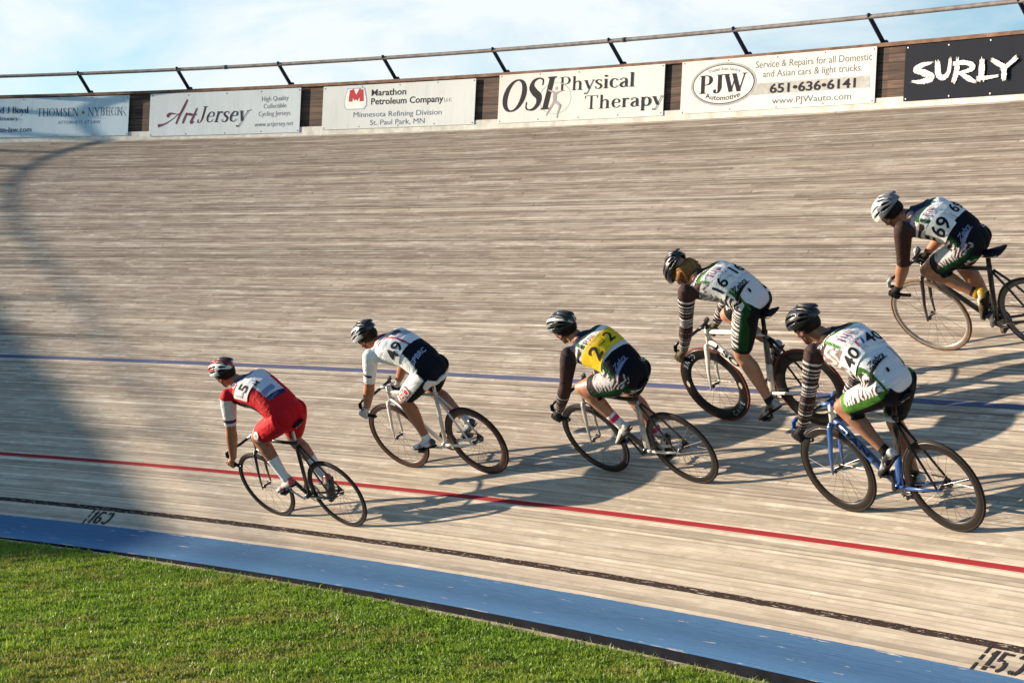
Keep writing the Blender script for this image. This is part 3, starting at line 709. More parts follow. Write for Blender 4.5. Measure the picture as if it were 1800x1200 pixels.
for i, (p, q) in enumerate((((13.30,.385),(13.285,.53)), ((13.285,.53),(13.213,.41)), ((13.213,.41),(13.135,.53)), ((13.135,.53),(13.12,.385)))):
    sign_strip(s, [p+(.062,), q+(.062,)], RED, '', 8+i, mb)
wchild(mb.build('red_letter', RED, smooth=False), s)
sign_text(s, 'MARATHON', 'sansb', 13.34, .315, 13.09, .315, .036, mat('badge blue ink', (.03, .07, .24), .5))
screws(s, 13.745, 11.355, H0, H1, RUST)
# 4 therapy practice
s = make_sign(11.0, 8.63, H0-.004, H1+.02, (.72, .715, .68), 'cream sign reading OSI Physical Therapy in dark serif letters')
sign_ring(s, 10.165, .30, .235, .185, .010, mat('faint green sign ink', (.42, .52, .46), .5), 'logo_ring', 0)
mb = MB(); GRY = mat('pale grey sign ink', (.36, .33, .31), .5)
for i, q in enumerate(([(10.15,.43,.034),(10.147,.395,.034)], [(10.27,.40,.010),(10.20,.375,.022),(10.16,.35,.03)], [(10.06,.385,.010),(10.12,.37,.02),(10.16,.35,.03)], [(10.165,.375,.05),(10.17,.31,.05),(10.17,.265,.04)],
                        [(10.175,.27,.035),(10.22,.20,.026),(10.285,.105,.010)], [(10.165,.27,.035),(10.09,.215,.03),(10.085,.21,.028)], [(10.085,.215,.028),(10.115,.13,.018),(10.125,.07,.010)])):
    sign_strip(s, q, GRY, '', 3+i, mb)
wchild(mb.build('logo_figure', GRY, smooth=False), s)
sign_text(s, 'OSI', 'serifbi', 10.98, .165, 10.225, .178, .375, INK)
sign_text(s, 'Physical', 'serif', 10.117, .378, 9.034, .380, .162, INK); sign_text(s, 'Therapy', 'serif', 9.734, .153, 8.636, .156, .155, INK)
screws(s, 11.0, 8.63, H0, H1+.02, RUST)
# 5 car workshop
s = make_sign(8.395, 5.925, H0+.002, H1+.022, (.72, .71, .67), 'cream car workshop sign with PJW in an oval and a phone number')
band = mat('grey sign band', (.42, .41, .39), .5)
bv = [(7.75-1.76*q/12, h) for q in range(13) for h in (.203, .325)]
wchild(link('band', pydata('band', on_wall(bv, [0]*26), [(2*q, 2*q+2, 2*q+3, 2*q+1) for q in range(12)]), band, smooth=False), s)
sign_oval(s, 7.831, .341, .43, .232, mat('oval rim grey', (.36, .35, .34), .5), 'oval_rim', 3, .004)
sign_oval(s, 7.831, .341, .405, .212, INK, 'oval_line', 6, .004); sign_oval(s, 7.831, .341, .394, .203, mat('oval face cream', (.69, .68, .64), .5), 'oval', 9, .004)
sign_text(s, 'Service & Repairs for all Domestic', 'sans', 7.42, .484, 5.978, .477, .077, INK2); sign_text(s, 'and Asian cars & light trucks.', 'sans', 7.324, .383, 6.088, .377, .075, INK2)
def text_high(root, text, font, aL, hL, aR, hR, cap, m, bend=0.):
    v, f, lay, w = flat_text(text, font); u = v[:, 0]/w; a = aL+(aR-aL)*u; h = hL+(hR-hL)*u+v[:, 1]*cap+bend*(1-(2*u-1)**2)
    return words(root, np.stack([a, h], 1), f, lay+11, u*w, text, m, 'lettering')
text_high(s, 'PJW', 'serifb', 8.150, .248, 7.515, .250, .197, INK)
text_high(s, 'Automotive', 'sansb', 8.062, .205, 7.605, .200, .056, INK, -.034)
text_high(s, 'Trusted Auto Service', 'sansb', 8.04, .462, 7.615, .456, .033, INK2, .030)
text_high(s, '651•636•6141', 'sansb', 7.226, .214, 6.16, .214, .098, INK)
sign_text(s, 'www.PJWauto.com', 'sans', 7.19, .098, 6.208, .098, .070, INK2)
screws(s, 8.395, 5.925, H0, H1+.02, RUST)
# 6 dark bicycle maker's banner
s = make_sign(5.585, 3.13, H0-.002, H1+.004, (.018, .021, .030), 'dark slate banner with white brush lettering reading SURLY', .25)
ST = [[(5.284,.399,.022),(5.371,.388,.045),(5.441,.362,.05),(5.456,.342,.055),(5.407,.326,.06),(5.309,.285,.07),(5.275,.256,.07),(5.322,.232,.055),(5.409,.222,.04),(5.482,.231,.02)],
 [(5.206,.395,.055),(5.201,.339,.062),(5.192,.284,.06),(5.157,.250,.055),(5.11,.255,.05),(5.077,.297,.045),(5.068,.35,.04),(5.064,.412,.032)],
 [(4.981,.405,.03),(4.981,.331,.055),(4.992,.265,.06),(5.012,.205,.045)], [(5.02,.373,.04),(4.913,.377,.04),(4.827,.354,.048),(4.802,.322,.05),(4.847,.298,.04),(4.954,.276,.03)], [(4.954,.283,.02),(4.89,.245,.045),(4.835,.215,.05),(4.780,.188,.03)],
 [(4.701,.385,.05),(4.701,.299,.062),(4.703,.205,.07)], [(4.738,.213,.04),(4.642,.213,.035),(4.525,.222,.026)],
 [(4.585,.375,.036),(4.521,.339,.048),(4.45,.302,.04)], [(4.335,.372,.046),(4.392,.33,.045),(4.460,.284,.035)], [(4.454,.305,.05),(4.448,.249,.056),(4.449,.192,.05)]]
mb = MB(); k = 0; rr = random.Random(3)
for q in ST:
    P = spline(q, 9); v, f = strip(P[:, :2], [w*(1+.16*rr.uniform(-1, 1)) for w in P[:, 2]])
    mb.add(on_wall(v, [k]*len(v)), f); k += 1
    for e, d in ((0, 1), (-1, -2)):            # frayed bristle ends
        p = P[e]; dirv = P[e]-P[d if e == 0 else -3]; dirv = dirv[:2]/np.linalg.norm(dirv[:2]); sd = np.array([-dirv[1], dirv[0]])
        for j in range(4):
            o = p[:2]+sd*p[2]*(-.42+.28*j); ln = rr.uniform(.008, .034)
            v, f = strip([o-dirv*.01, o+dirv*ln], [p[2]*.24, p[2]*.10]); mb.add(on_wall(v, [k]*len(v)), f); k += 1
wchild(mb.build('brush_lettering', WHT, smooth=False), s)
screws(s, 5.585, 3.13, H0, H1, STEEL, 6, .011)
# ------------------------------------------------------------------ bicycles
RW, WBASE = 0.335, 0.965
BIKE_FIT = [[6.563,.3655,.3898,-.093,.0177],[5.55,1.1784,1.1623,-.0731,.0177],[3.3732,1.3216,1.3538,-.0013,.0179],
            [2.7138,2.1024,2.0791,-.0824,.0026],[.8966,1.1411,1.2097,-.1434,.0293],[1.3504,3.1247,3.0923,.0569,.0396]]
POSE_NAMES = 'a fpL fpR hx hz sx sy sz hdx hdy hdz kL kR eL eR sc roll'.split()
POSE = [[.6037,.3302,1.1064,.1727,1.1228,.7294,-.0933,1.329,.869,-.0458,1.5132,.0046,.1,.6738,.6,1.047,.0906],
 [.0387,.1265,.5892,.155,1.0383,.6319,-.035,1.2585,.8191,-.0255,1.3705,.0815,.1,.5527,.6,.975,.0509],
 [1.224,.6258,1.1271,.156,1.0057,.6007,-.0755,1.2279,.7749,-.0815,1.3874,.1852,.1,.4391,.6,.9837,.1137],
 [-1.4464,.4517,.7943,.2426,1.0678,.6381,.0184,1.2748,.863,.0124,1.3773,.072,-.0593,.5597,.6,1.0022,.0897],
 [1.9339,.7077,.5,.1635,1.0576,.697,-.0981,1.2862,.8475,-.0284,1.4576,.0387,.1,.6786,.6,.9891,.0606],
 [1.9478,1.0823,1.3152,.2892,.9911,.6474,.008,1.2337,.8651,.0268,1.3296,.0253,.1,.5606,.6,.9705,.1602]]
def bike_matrix(k):
    t, s, s2, lean, steer = BIKE_FIT[k]
    A = surf(t, s, .001); N_ = surf_normal(t); F = nrm(surf(t+WBASE*1.03, s2, .001)-A)
    Lf = nrm(np.cross(N_, F)); N_ = np.cross(F, Lf)
    U = math.cos(lean)*N_+math.sin(lean)*Lf; L2 = math.cos(lean)*Lf-math.sin(lean)*N_
    M = Matrix.Identity(4)
    for i in range(3): M[i][0] = F[i]; M[i][1] = L2[i]; M[i][2] = U[i]; M[i][3] = A[i]
    return M
BLACK = mat('black anodised metal', (.016, .016, .018), .35, .4); ALLOY = mat('polished alloy', (.62, .62, .62), .28, .9); DARKST = mat('dark steel', (.06, .06, .065), .4, .7)
RUBBER = mat('dark tyre rubber', (.020, .017, .016), .7, var=.3); CARBON = mat('glossy carbon', (.008, .007, .007), .38, coat=.08, spec=.3)
BROWNC = mat('brown black carbon rim', (.011, .0075, .006), .40, coat=.08, spec=.3)
BIKES = [
 dict(label='black track bicycle with thin dark wheels under the rider in red', frame=(.012,.012,.014), tubes=1.0, top=None, fork=(.012,.012,.014), rimF=(.032,BROWNC), rimR=(.032,BROWNC), tyre=(.018,.013,.010), post=ALLOY, bar=BLACK, stem=ALLOY, sad=(.012,.012,.012)),
 dict(label='white track bicycle with dark red deep wheels under the rider in white and black', frame=(.62,.59,.54), tubes=.95, top=None, fork=(.62,.59,.54), rimF=(.040,mat('dark red rim',(.050,.014,.011),.4)), rimR=(.058,mat('deep maroon rim',(.028,.009,.008),.4)), tyre=(.028,.011,.009), post=ALLOY, bar=BLACK, stem=ALLOY, sad=(.70,.68,.64)),
 dict(label='silver and black track bicycle under the rider wearing the yellow number bib', frame=(.014,.014,.016), tubes=1.15, top=None, fork=(.34,.33,.32), rimF=(.045,CARBON), rimR=(.045,CARBON), tyre=(.017,.013,.011), post=CARBON, bar=BLACK, stem=BLACK, sad=(.012,.012,.012), seat=(.36,.36,.36), chain=(.55,.55,.55)),
 dict(label='white aero track bicycle with deep black rims and red edged tyres', frame=(.66,.63,.57), tubes=1.25, top=None, fork=(.66,.63,.57), rimF=(.088,CARBON), rimR=(.088,CARBON), tyre=(.14,.030,.022), post=CARBON, bar=BLACK, stem=BLACK, sad=(.012,.012,.012), seat=(.07,.09,.11), chain=(.62,.60,.55)),
 dict(label='blue and white track bicycle with dark brown deep rims, nearest to the red line', frame=(.016,.078,.28), tubes=1.2, top=(.70,.68,.62), fork=(.016,.078,.28), rimF=(.054,BROWNC), rimR=(.054,BROWNC), tyre=(.016,.011,.009), seat=(.012,.012,.014), chain=(.016,.078,.28), post=CARBON, bar=BLACK, stem=mat('blue stem',(.03,.12,.36),.4), sad=(.012,.012,.012)),
 dict(label='black track bicycle with tan tyred silver front wheel at the right edge', frame=(.014,.013,.014), tubes=1.05, top=None, fork=(.030,.018,.016), rimF=(.030,mat('pale silver rim',(.42,.37,.33),.35,.5)), rimR=(.036,mat('grey rim',(.16,.15,.15),.4,.5)), tyre=(.17,.095,.050), tyreR=(.025,.022,.022), post=CARBON, bar=BLACK, stem=BLACK, sad=(.016,.012,.018)),
]
def make_wheel(root, name, cx, steer, rim, tyre, nsp, flip):
    depth, rm = rim
    w = empty(name); w.parent = root; w.location = (cx, 0, RW); w.rotation_euler = (0, 0, steer)
    tm = mat('tyre', tyre, .75, var=.25, spec=.25)
    mb = MB(); r = .0115; mb.torus((0,0,0), RW-r, [(r*math.cos(a), r*.95*math.sin(a)) for a in np.linspace(0, 2*math.pi, 10, endpoint=False)], 84); mb.build('tyre', tm, w)
    ro = RW-.019; hw = .0105 if depth > .05 else .0095
    mb = MB(); mb.torus((0,0,0), ro, [(.002, hw*.8), (-.006, hw), (-depth*.55, hw*1.05), (-depth*.9, hw*.55), (-depth, 0), (-depth*.9, -hw*.55), (-depth*.55, -hw*1.05), (-.006, -hw), (.002, -hw*.8)], 84)
    mb.build('rim', rm, w)
    mb = MB(); mb.tube([V(0,-.052,0), V(0,-.034,0), V(0,-.032,0), V(0,-.012,0), V(0,.012,0), V(0,.032,0), V(0,.034,0), V(0,.052,0)], [.007,.009,.021,.011,.011,.021,.009,.007], 14, ref=V(1,0,0)); mb.build('hub', DARKST if rm is not ALLOY else ALLOY, w)
    sm = mat('spoke wire', (.20, .19, .19), .4, .7)
    me = {}
    for sgn in (1, -1):
        mb = MB(); mb.tube([V(.019*math.cos(-1.2), sgn*.031, .019*math.sin(-1.2)), V(ro-depth+.003, sgn*.002, 0)], .00115, 5); me[sgn] = mb.mesh('spoke'); me[sgn].materials.append(sm)
    for i in range(nsp):
        o = bpy.data.objects.new('spoke', me[1 if i % 2 else -1]); C.objects.link(o); o.parent = w; o.rotation_euler = (0, 2*math.pi*(i+.3)/nsp, 0)
    return w
def make_bike(k):
    S = BIKES[k]; p = dict(zip(POSE_NAMES, POSE[k])); M = bike_matrix(k)
    root = empty('track_bicycle', M); tag(root, S['label'], 'bicycle', 'track bicycles in the race')
    sad_z = p['hz']-.088; tb = S['tubes']
    make_wheel(root, 'front_wheel', WBASE, BIKE_FIT[k][4], S['rimF'], S['tyre'], 20, False)
    make_wheel(root, 'rear_wheel', 0, 0, S['rimR'], S.get('tyreR', S['tyre']), 24, True)
    BBp = V(.40,0,.285); dz = sad_z-.955
    SC_ = V(.245-.02*dz,0,.80+.55*dz); HT = V(.812,0,.835+.4*dz); HB = V(.855,0,.700); RA = V(0,0,RW)
    fm = mat('bicycle frame paint %d' % (k+1), S['frame'], .30, coat=.3, var=.06)
    # main frame: down, top, seat, head tubes as one welded mesh
    mb = MB(); a = tb
    dd = 1.35 if k in (3, 4) else 1.0
    mb.tube([HB+V(-.012,0,.03), (HB+BBp)/2+V(-.001,0,.015), BBp+V(.01,0,0)], [(.0175*a,.021*a*dd),(.0165*a,.023*a*dd),(.0165*a,.021*a*dd)], 14)
    if not S.get('seat'): mb.tube([BBp, SC_], [(.0165*a,.019*a)]*2, 12)
    mb.tube([BBp+V(0,-.036,0), BBp+V(0,.036,0)], .0225, 14, ref=V(1,0,0))
    mb.tube([HB, HT], [.0195*a, .0185*a], 12)
    if S['top'] is None: mb.tube([SC_-V(0,0,.018), HT-V(.004,0,.032)], [(.0125*a,.0155*a)]*2, 12)
    frame = mb.build('frame', fm, root)
    if S['top']:
        mb = MB(); mb.tube([SC_-V(0,0,.02), HT-V(.004,0,.035)], [(.0135*a,.0165*a)]*2, 12); mb.build('top_tube', mat('white top tube', S['top'], .3, coat=.3), root)
        mb = MB(); mb.tube([HB+V(0,0,.01), HT+V(0,0,.005)], [.0245*a*.9]*2, 12); mb.build('head_tube', mat('white head tube', S['top'], .3, coat=.3), root)
    if S.get('seat'):
        lo = BBp; hi = SC_; md = lo+(hi-lo)*.48
        mb = MB(); mb.tube([lo, lo+(hi-lo)*.2, md], [(.016,.028),(.015,.032),(.014,.030)], 12); mb.build('seat_tube', mat('seat tube paint %d' % k, S['chain'], .3, coat=.3), root)
        mb = MB(); mb.tube([md, lo+(hi-lo)*.75, hi], [(.0142,.0302),(.014,.026),(.013,.020)], 12); mb.build('upper_seat_tube', mat('dark seat tube paint %d' % k, S['seat'], .3, coat=.3), root)
    cm = mat('chain stay paint %d' % k, S.get('chain', S['frame']), .3, coat=.3)
    mb = MB()
    for sg in (1, -1): mb.tube([BBp+V(-.02,sg*.024,0), V(.20,sg*.040,.302), RA+V(.0,sg*.060,0)], [(.010,.013),(.009,.012),(.008,.009)], 10)
    for sg in (1, -1): mb.tube([RA+V(.02,sg*.058,0), RA+V(-.028,sg*.060,.0)], [(.004,.014),(.004,.010)], 8)
    mb.build('chain_stays', cm, root)
    sm2 = fm if k not in (3, 4) else CARBON
    mb = MB()
    for sg in (1, -1): mb.tube([SC_+V(-.012,sg*.010,-.035-.02*(k in (2,3))), V(.14,sg*.034,.60), RA+V(.004,sg*.060,.01)], [(.009,.011),(.008,.0105),(.007,.009)], 10)
    mb.build('seat_stays', sm2, root)
    # fork, stem, bars
    fk = mat('fork paint %d' % (k+1), S['fork'], .3, coat=.3); mb = MB()
    fb = 1.35 if k in (3, 4) else (1.2 if k in (1, 2) else 1.0)
    for sg in (1, -1): mb.tube([HB+V(0,sg*.012,.012), HB+V(.004,sg*.040,-.01), HB+V(.025,sg*.046,-.09), V(.930,sg*.050,.47), V(WBASE,sg*.054,RW-.012)], [(.012,.017),(.012,.018*fb),(.0105,.017*fb),(.009,.013*fb),(.006,.009)], 10)
    mb.tube([HB+V(0,-.042,.004), HB+V(0,.042,.004)], [.016,.016], 12, ref=V(1,0,0)); mb.build('fork', fk, root)
    bz = .832; CL = V(.905,0,bz)
    mb = MB(); mb.tube([HT-V(0,0,.0), HT+V(-.006,0,.018)], .0185, 12); mb.tube([HT+V(-.004,0,.012), CL+V(-.03,0,.012), CL], [.0155,.014,.017], 12); mb.build('stem', S['stem'], root)
    half = .195
    def side(sg):
        q = [(CL[0],0,bz),(CL[0]+.002,.09,bz),(CL[0]+.022,.15,bz-.002),(CL[0]+.066,half-.008,bz-.008),(CL[0]+.104,half,bz-.034),(CL[0]+.118,half+.002,bz-.074),(CL[0]+.106,half+.004,bz-.112),(CL[0]+.070,half+.005,bz-.140),(CL[0]+.018,half+.006,bz-.152),(CL[0]-.030,half+.006,bz-.155)]
        return [V(x, sg*y, z) for x, y, z in q]
    mb = MB(); mb.tube([q for q in side(-1)[::-1]]+side(1)[1:], .0122, 10, ref=Z); mb.build('handlebar', S['bar'], root)
    tape = mat('handlebar tape %d' % (k+1), {0:(.012,.012,.013),1:(.014,.014,.016),2:(.014,.014,.016),3:(.012,.012,.013),4:(.025,.10,.36),5:(.40,.42,.46)}[k], .6, bump=.3)
    for sg in (1, -1):
        mb = MB(); q = side(sg)
        mb.tube(q[3:8] if k in (4, 5) else q[4:10], .0158, 10, ref=Z); mb.build('bar_tape', tape, root)
        mb = MB(); e = q[-1]; mb.tube([e, e-V(.012,0,0)], [.0155,.010], 10); mb.build('bar_plug', BLACK, root)
    # saddle on its post
    smt = mat('saddle leather %d' % (k+1), S['sad'], .5)
    mb = MB(); top = V(.19, 0, sad_z)
    mb.tube([V(.055,0,sad_z+.018), V(.08,0,sad_z+.008), V(.14,0,sad_z-.004), V(.21,0,sad_z-.006), V(.28,0,sad_z-.008), V(.325,0,sad_z-.020)],
            [(.048,.010),(.066,.018),(.055,.020),(.030,.018),(.020,.016),(.012,.008)], 16); sd = mb.build('saddle', smt, root)
    mb = MB()
    for sg in (1, -1): mb.tube([V(.085,sg*.024,sad_z-.012), V(.13,sg*.022,sad_z-.036), V(.22,sg*.022,sad_z-.036), V(.29,sg*.010,sad_z-.018)], .0036, 6)
    mb.build('saddle_rails', ALLOY, sd)
    mb = MB(); d = nrm(SC_-BBp); pt = V(SC_[0]+d[0]*(sad_z-.04-SC_[2])/d[2], 0, sad_z-.04)
    mb.tube([SC_-d*.04, pt], [(.0135,.0135 if k in (0,1) else .019)]*2, 12); mb.tube([pt+V(-.022,0,.002), pt+V(.03,0,.002)], [.013,.013], 10); mb.build('seat_post', S['post'], root)
    mb = MB(); mb.tube([SC_-d*.012, SC_+d*.012], .0195*max(1, a*.95), 12); mb.build('seat_clamp', BLACK if k != 1 else ALLOY, root)
    # crankset
    for sg, ang in ((1, p['a']), (-1, p['a']+math.pi)):
        e = BBp+V(.167*math.cos(ang), 0, .167*math.sin(ang))
        mb = MB(); mb.tube([BBp+V(0,sg*.030,0), BBp+V(0,sg*.066,0)], .013, 12, ref=V(1,0,0)); mb.tube([BBp+V(0,sg*.064,0), e+V(0,sg*.074,0)], [(.007,.017),(.006,.012)], 10, ref=V(0,1,0)); cr = mb.build('crank', BLACK if k in (2,3,4) else ALLOY, root)
        mb = MB(); mb.tube([e+V(0,sg*.070,0), e+V(0,sg*.155,0)], [.008,.008], 8, ref=V(1,0,0)); mb.box(e+V(-.035,sg*.125-.030,-.008), e+V(.035,sg*.125+.030,.010)); mb.build('pedal', DARKST, cr)
    mb = MB(); cy = -.046; nt_ = 48; v = []; f = []
    R1 = .098
    for i in range(nt_*2):
        r = R1+(.005 if i % 4 < 2 else 0.); an = math.pi*i/nt_
        for rr, yy in ((r, cy-.002), (r, cy+.002), (.074, cy+.002), (.074, cy-.002)): v.append((BBp[0]+rr*math.cos(an), yy, BBp[2]+rr*math.sin(an)))
    m = nt_*2
    for i in range(m):
        for q in range(4): f.append((i*4+q, i*4+(q+1) % 4, ((i+1) % m)*4+(q+1) % 4, ((i+1) % m)*4+q))
    mb.add(v, f)
    for i in range(5):
        an = 2*math.pi*i/5; mb.tube([BBp+V(0,cy,0), BBp+V(.08*math.cos(an),cy,.08*math.sin(an))], [(.003,.011),(.003,.008)], 6)
    mb.build('chainring', DARKST if k != 0 else ALLOY, root)
    mb = MB(); mb.torus((0,cy,RW), .032, [(.003,.002),(.003,-.002),(-.018,-.002),(-.018,.002)], 30); mb.build('rear_sprocket', DARKST, root)
    ch = []
    dirv = RA-BBp
    for i in range(13): an = math.pi/2+.14-math.pi*(i/12)*1.0-.05; ch.append(BBp+V((R1+.004)*math.cos(an), cy, (R1+.004)*math.sin(an)))
    for i in range(9): an = -math.pi/2-math.pi*i/8; ch.append(RA+V(.036*math.cos(an), cy, .036*math.sin(an)))
    ch.append(ch[0]); mb = MB(); mb.tube(ch, [(.0035,.0055)]*len(ch), 6, ref=V(0,1,0)); mb.build('chain', mat('oily chain', (.10, .085, .07), .45, .6), root)
    return root
BIKE = [make_bike(k) for k in range(6)]
# lettering on frames and rims
def fine(v, f, mx=.016):
    """cut long edges so that flat lettering can follow the body"""
    bm = bmesh.new(); vs = [bm.verts.new((a[0], a[1], 0)) for a in v]
    for q in f:
        try: bm.faces.new([vs[i] for i in q])
        except ValueError: pass
    bmesh.ops.triangulate(bm, faces=bm.faces[:])
    for _ in range(5):
        e = [q for q in bm.edges if q.calc_length() > mx]
        if not e: break
        bmesh.ops.subdivide_edges(bm, edges=e, cuts=1); bmesh.ops.triangulate(bm, faces=[q for q in bm.faces if len(q.verts) > 3])
    bm.verts.index_update(); V_ = [(q.co.x, q.co.y) for q in bm.verts]; F_ = [tuple(x.index for x in q.verts) for q in bm.faces]; bm.free(); return V_, F_
def plane_text(text, font, parent, origin, ex, ey, cap, m, width=None, name='lettering'):
    v, f, lay, w = flat_text(text, font); nz = np.cross(ex, ey); s = (width/w) if width else cap
    P = [np.array(origin)+ex*q[0]*s+ey*q[1]*cap+nz*.00025*l for q, l in zip(v, lay)]
    return link(name, pydata(name, P, f), m, parent, smooth=False)
def tube_text(k, text, m, u0, u1, th0, th1, ra, rb, font='sansb'):
    """lettering wrapped over the upper left face of the down tube"""
    HBp, BB_ = V(.843,0,.73), V(.41,0,.285); d = nrm(BB_-HBp); L_ = np.linalg.norm(BB_-HBp); md = (V(.855,0,.70)+V(.40,0,.285))/2+V(-.001,0,.015)
    ey = nrm(V(-d[2], 0, d[0])); ey = ey if ey[2] > 0 else -ey; bul = (md-HBp)@ey
    v, f, lay, w = flat_text(text, font); v2, f2 = fine(np.stack([v[:, 0]/w*.4, v[:, 1]*.05], 1), f, .014); P = []
    for x, y in v2:
        u = u0+(u1-u0)*x/.4; th = math.radians(th0+(th1-th0)*y/.05); o = HBp+d*L_*u+ey*bul*math.sin(math.pi*u)
        P.append(o+V(0,1,0)*(ra*math.cos(th)+.0012*math.cos(th))+ey*(rb*math.sin(th)+.0012*math.sin(th)))
    return link('lettering', pydata('lettering', P, f2), m, BIKE[k], smooth=False)
tube_text(4, 'GIANT', BLACK, .06, .70, -12, 72, .0165*1.2+.001, .0225*1.2*1.35+.001)
tube_text(3, 'LSO', BLACK, .12, .50, -10, 70, .0165*1.25+.001, .0225*1.25*1.35+.001)
def rim_text(k, text, parent, ang0, step, R_, cap, m):
    for i, ch in enumerate(text):
        if ch == ' ': continue
        v, f, lay, w = flat_text(ch, 'sansb'); an = ang0+step*i
        er = V(math.cos(an), 0, math.sin(an)); et = V(-math.sin(an), 0, math.cos(an))
        if step < 0: et = -et
        P = [er*(R_-(q[1]-.5)*cap)+et*(q[0]-w/2)*cap*.95+V(0, .0118, 0) for q in v]
        link('lettering', pydata('lettering', P, f), m, parent, smooth=False)
PALEB = mat('pale blue rim lettering', (.20, .27, .33), .5)
fw = [c for c in BIKE[3].children if c.name.startswith('front_wheel')][0]
for q in (-112, 68): rim_text(3, 'CANE', fw, math.radians(q), -.19, .275, .042, PALEB)
def rim_flash(parent, an, m):      # small pale leaf shaped flashes between the letters
    a = np.linspace(an-.11, an+.11, 9); w = .016*np.cos(np.linspace(-1.5, 1.5, 9))
    v = [(math.cos(q)*(.275+s*w_), .0121, math.sin(q)*(.275+s*w_)) for q, w_ in zip(a, w) for s in (1, -1)]
    link('rim_flash', pydata('rim_flash', v, [(2*i, 2*i+1, 2*i+3, 2*i+2) for i in range(8)]), m, parent, smooth=False)
for an in (0, 180): rim_flash(fw, math.radians(an), mat('cream rim flash', (.52, .47, .36), .5))
# ------------------------------------------------------------------ riders
def ik(A, B, l1, l2, pole):
    D = B-A; Ln = np.linalg.norm(D); L2 = min(Ln, (l1+l2)*.995); u = D/Ln
    x = (l1*l1-l2*l2+L2*L2)/(2*L2); h = math.sqrt(max(l1*l1-x*x, 1e-8)); q = nrm(pole-u*(pole@u))
    return A+u*x*Ln/L2+q*h
def joints(k):
    g = dict(zip(POSE_NAMES, POSE[k])); s = g['sc']; J = {'g': g}
    BBp = V(.40, 0, .285)
    for S_, sg, ph, fp, kk in (('L', 1, 0, g['fpL'], g['kL']), ('R', -1, math.pi, g['fpR'], g['kR'])):
        an = g['a']+ph; ped = BBp+V(.167*math.cos(an), sg*.125, .167*math.sin(an)); ball = ped+V(0, 0, .035)
        fd = V(math.cos(fp), 0, -math.sin(fp)); fu = V(math.sin(fp), 0, math.cos(fp))
        ank = ball-fd*.135*s+fu*.065*s; hip = V(g['hx'], sg*.09*s, g['hz'])
        J['hip'+S_], J['an'+S_], J['ball'+S_], J['fd'+S_], J['fu'+S_] = hip, ank, ball, fd, fu
        J['kn'+S_] = ik(hip, ank, .435*s, .425*s, V(math.cos(kk), sg*math.sin(kk), .3))
    Sc = V(g['sx'], g['sy'], g['sz']); J['S'] = Sc; J['P'] = V(g['hx'], 0, g['hz'])
    for S_, sg, e in (('L', 1, g['eL']), ('R', -1, g['eR'])):
        sh = Sc+V(.02, sg*.185*s*math.cos(g['roll']), sg*.185*s*math.sin(g['roll'])-.02)
        ha = V(.988, sg*.2, .702); wr = ha+V(-.066, sg*.012, .062)
        J['sh'+S_], J['ha'+S_], J['wr'+S_] = sh, ha, wr
        J['el'+S_] = ik(sh, wr, .30*s, .265*s, V(-math.cos(e), sg*math.sin(e), -.25))
    return J
def head_axes(pitch, yaw, roll):
    F = V(math.cos(pitch)*math.cos(yaw), math.cos(pitch)*math.sin(yaw), -math.sin(pitch))
    Lf = nrm(np.cross(Z, F)); U = np.cross(F, Lf)
    return F, math.cos(roll)*Lf+math.sin(roll)*U, math.cos(roll)*U-math.sin(roll)*Lf
def grow(parts, name, voxel=.0060, it=9):
    """weld overlapping closed lofts into ONE continuous skin"""
    me = parts.mesh(name+'_src'); o = bpy.data.objects.new(name, me); C.objects.link(o)
    m = o.modifiers.new('r', 'REMESH'); m.mode = 'VOXEL'; m.voxel_size = voxel
    q = o.modifiers.new('s', 'SMOOTH'); q.factor = .5; q.iterations = it
    dg = bpy.context.evaluated_depsgraph_get(); dg.update()
    out = bpy.data.meshes.new_from_object(o.evaluated_get(dg)); bpy.data.objects.remove(o); bpy.data.meshes.remove(me)
    out.name = name; return out
def mesh_arrays(me):
    v = np.empty(len(me.vertices)*3); me.vertices.foreach_get('co', v); v = v.reshape(-1, 3)
    n = np.empty(len(me.vertices)*3); me.vertices.foreach_get('normal', n); n = n.reshape(-1, 3)
    f = [tuple(p.vertices) for p in me.polygons]
    return v, n, f
def set_col(me, col):
    c4 = np.ones((len(me.vertices), 4)); c4[:, :3] = col
    a = me.color_attributes.new('Col', 'FLOAT_COLOR', 'POINT'); a.data.foreach_set('color', c4.ravel())
SKIN = colmat('sun tanned skin', .48, sub=.08); FABRIC = colmat('printed stretch fabric', .70, wrinkle=.60, spec=.10)
KNIT = colmat('printed knit', .8, spec=.15); SHELL = colmat('painted helmet shell', .28, coat=.3)
LINER = mat('black helmet foam', (.010, .010, .011), .8); LENS = {}
SOLE = mat('black shoe sole', (.014, .013, .013), .5); STRAP = mat('black webbing', (.012, .012, .012), .7)
WHITE, OFFW, BLK, BRN, GRN, DGRN = V(.76,.76,.75), V(.64,.63,.62), V(.006,.007,.010), V(.075,.040,.034), V(.075,.235,.030), V(.006,.055,.015)
REDC, NAVYC, YEL = V(.50,.010,.016), V(.020,.030,.085), V(.72,.47,.020)
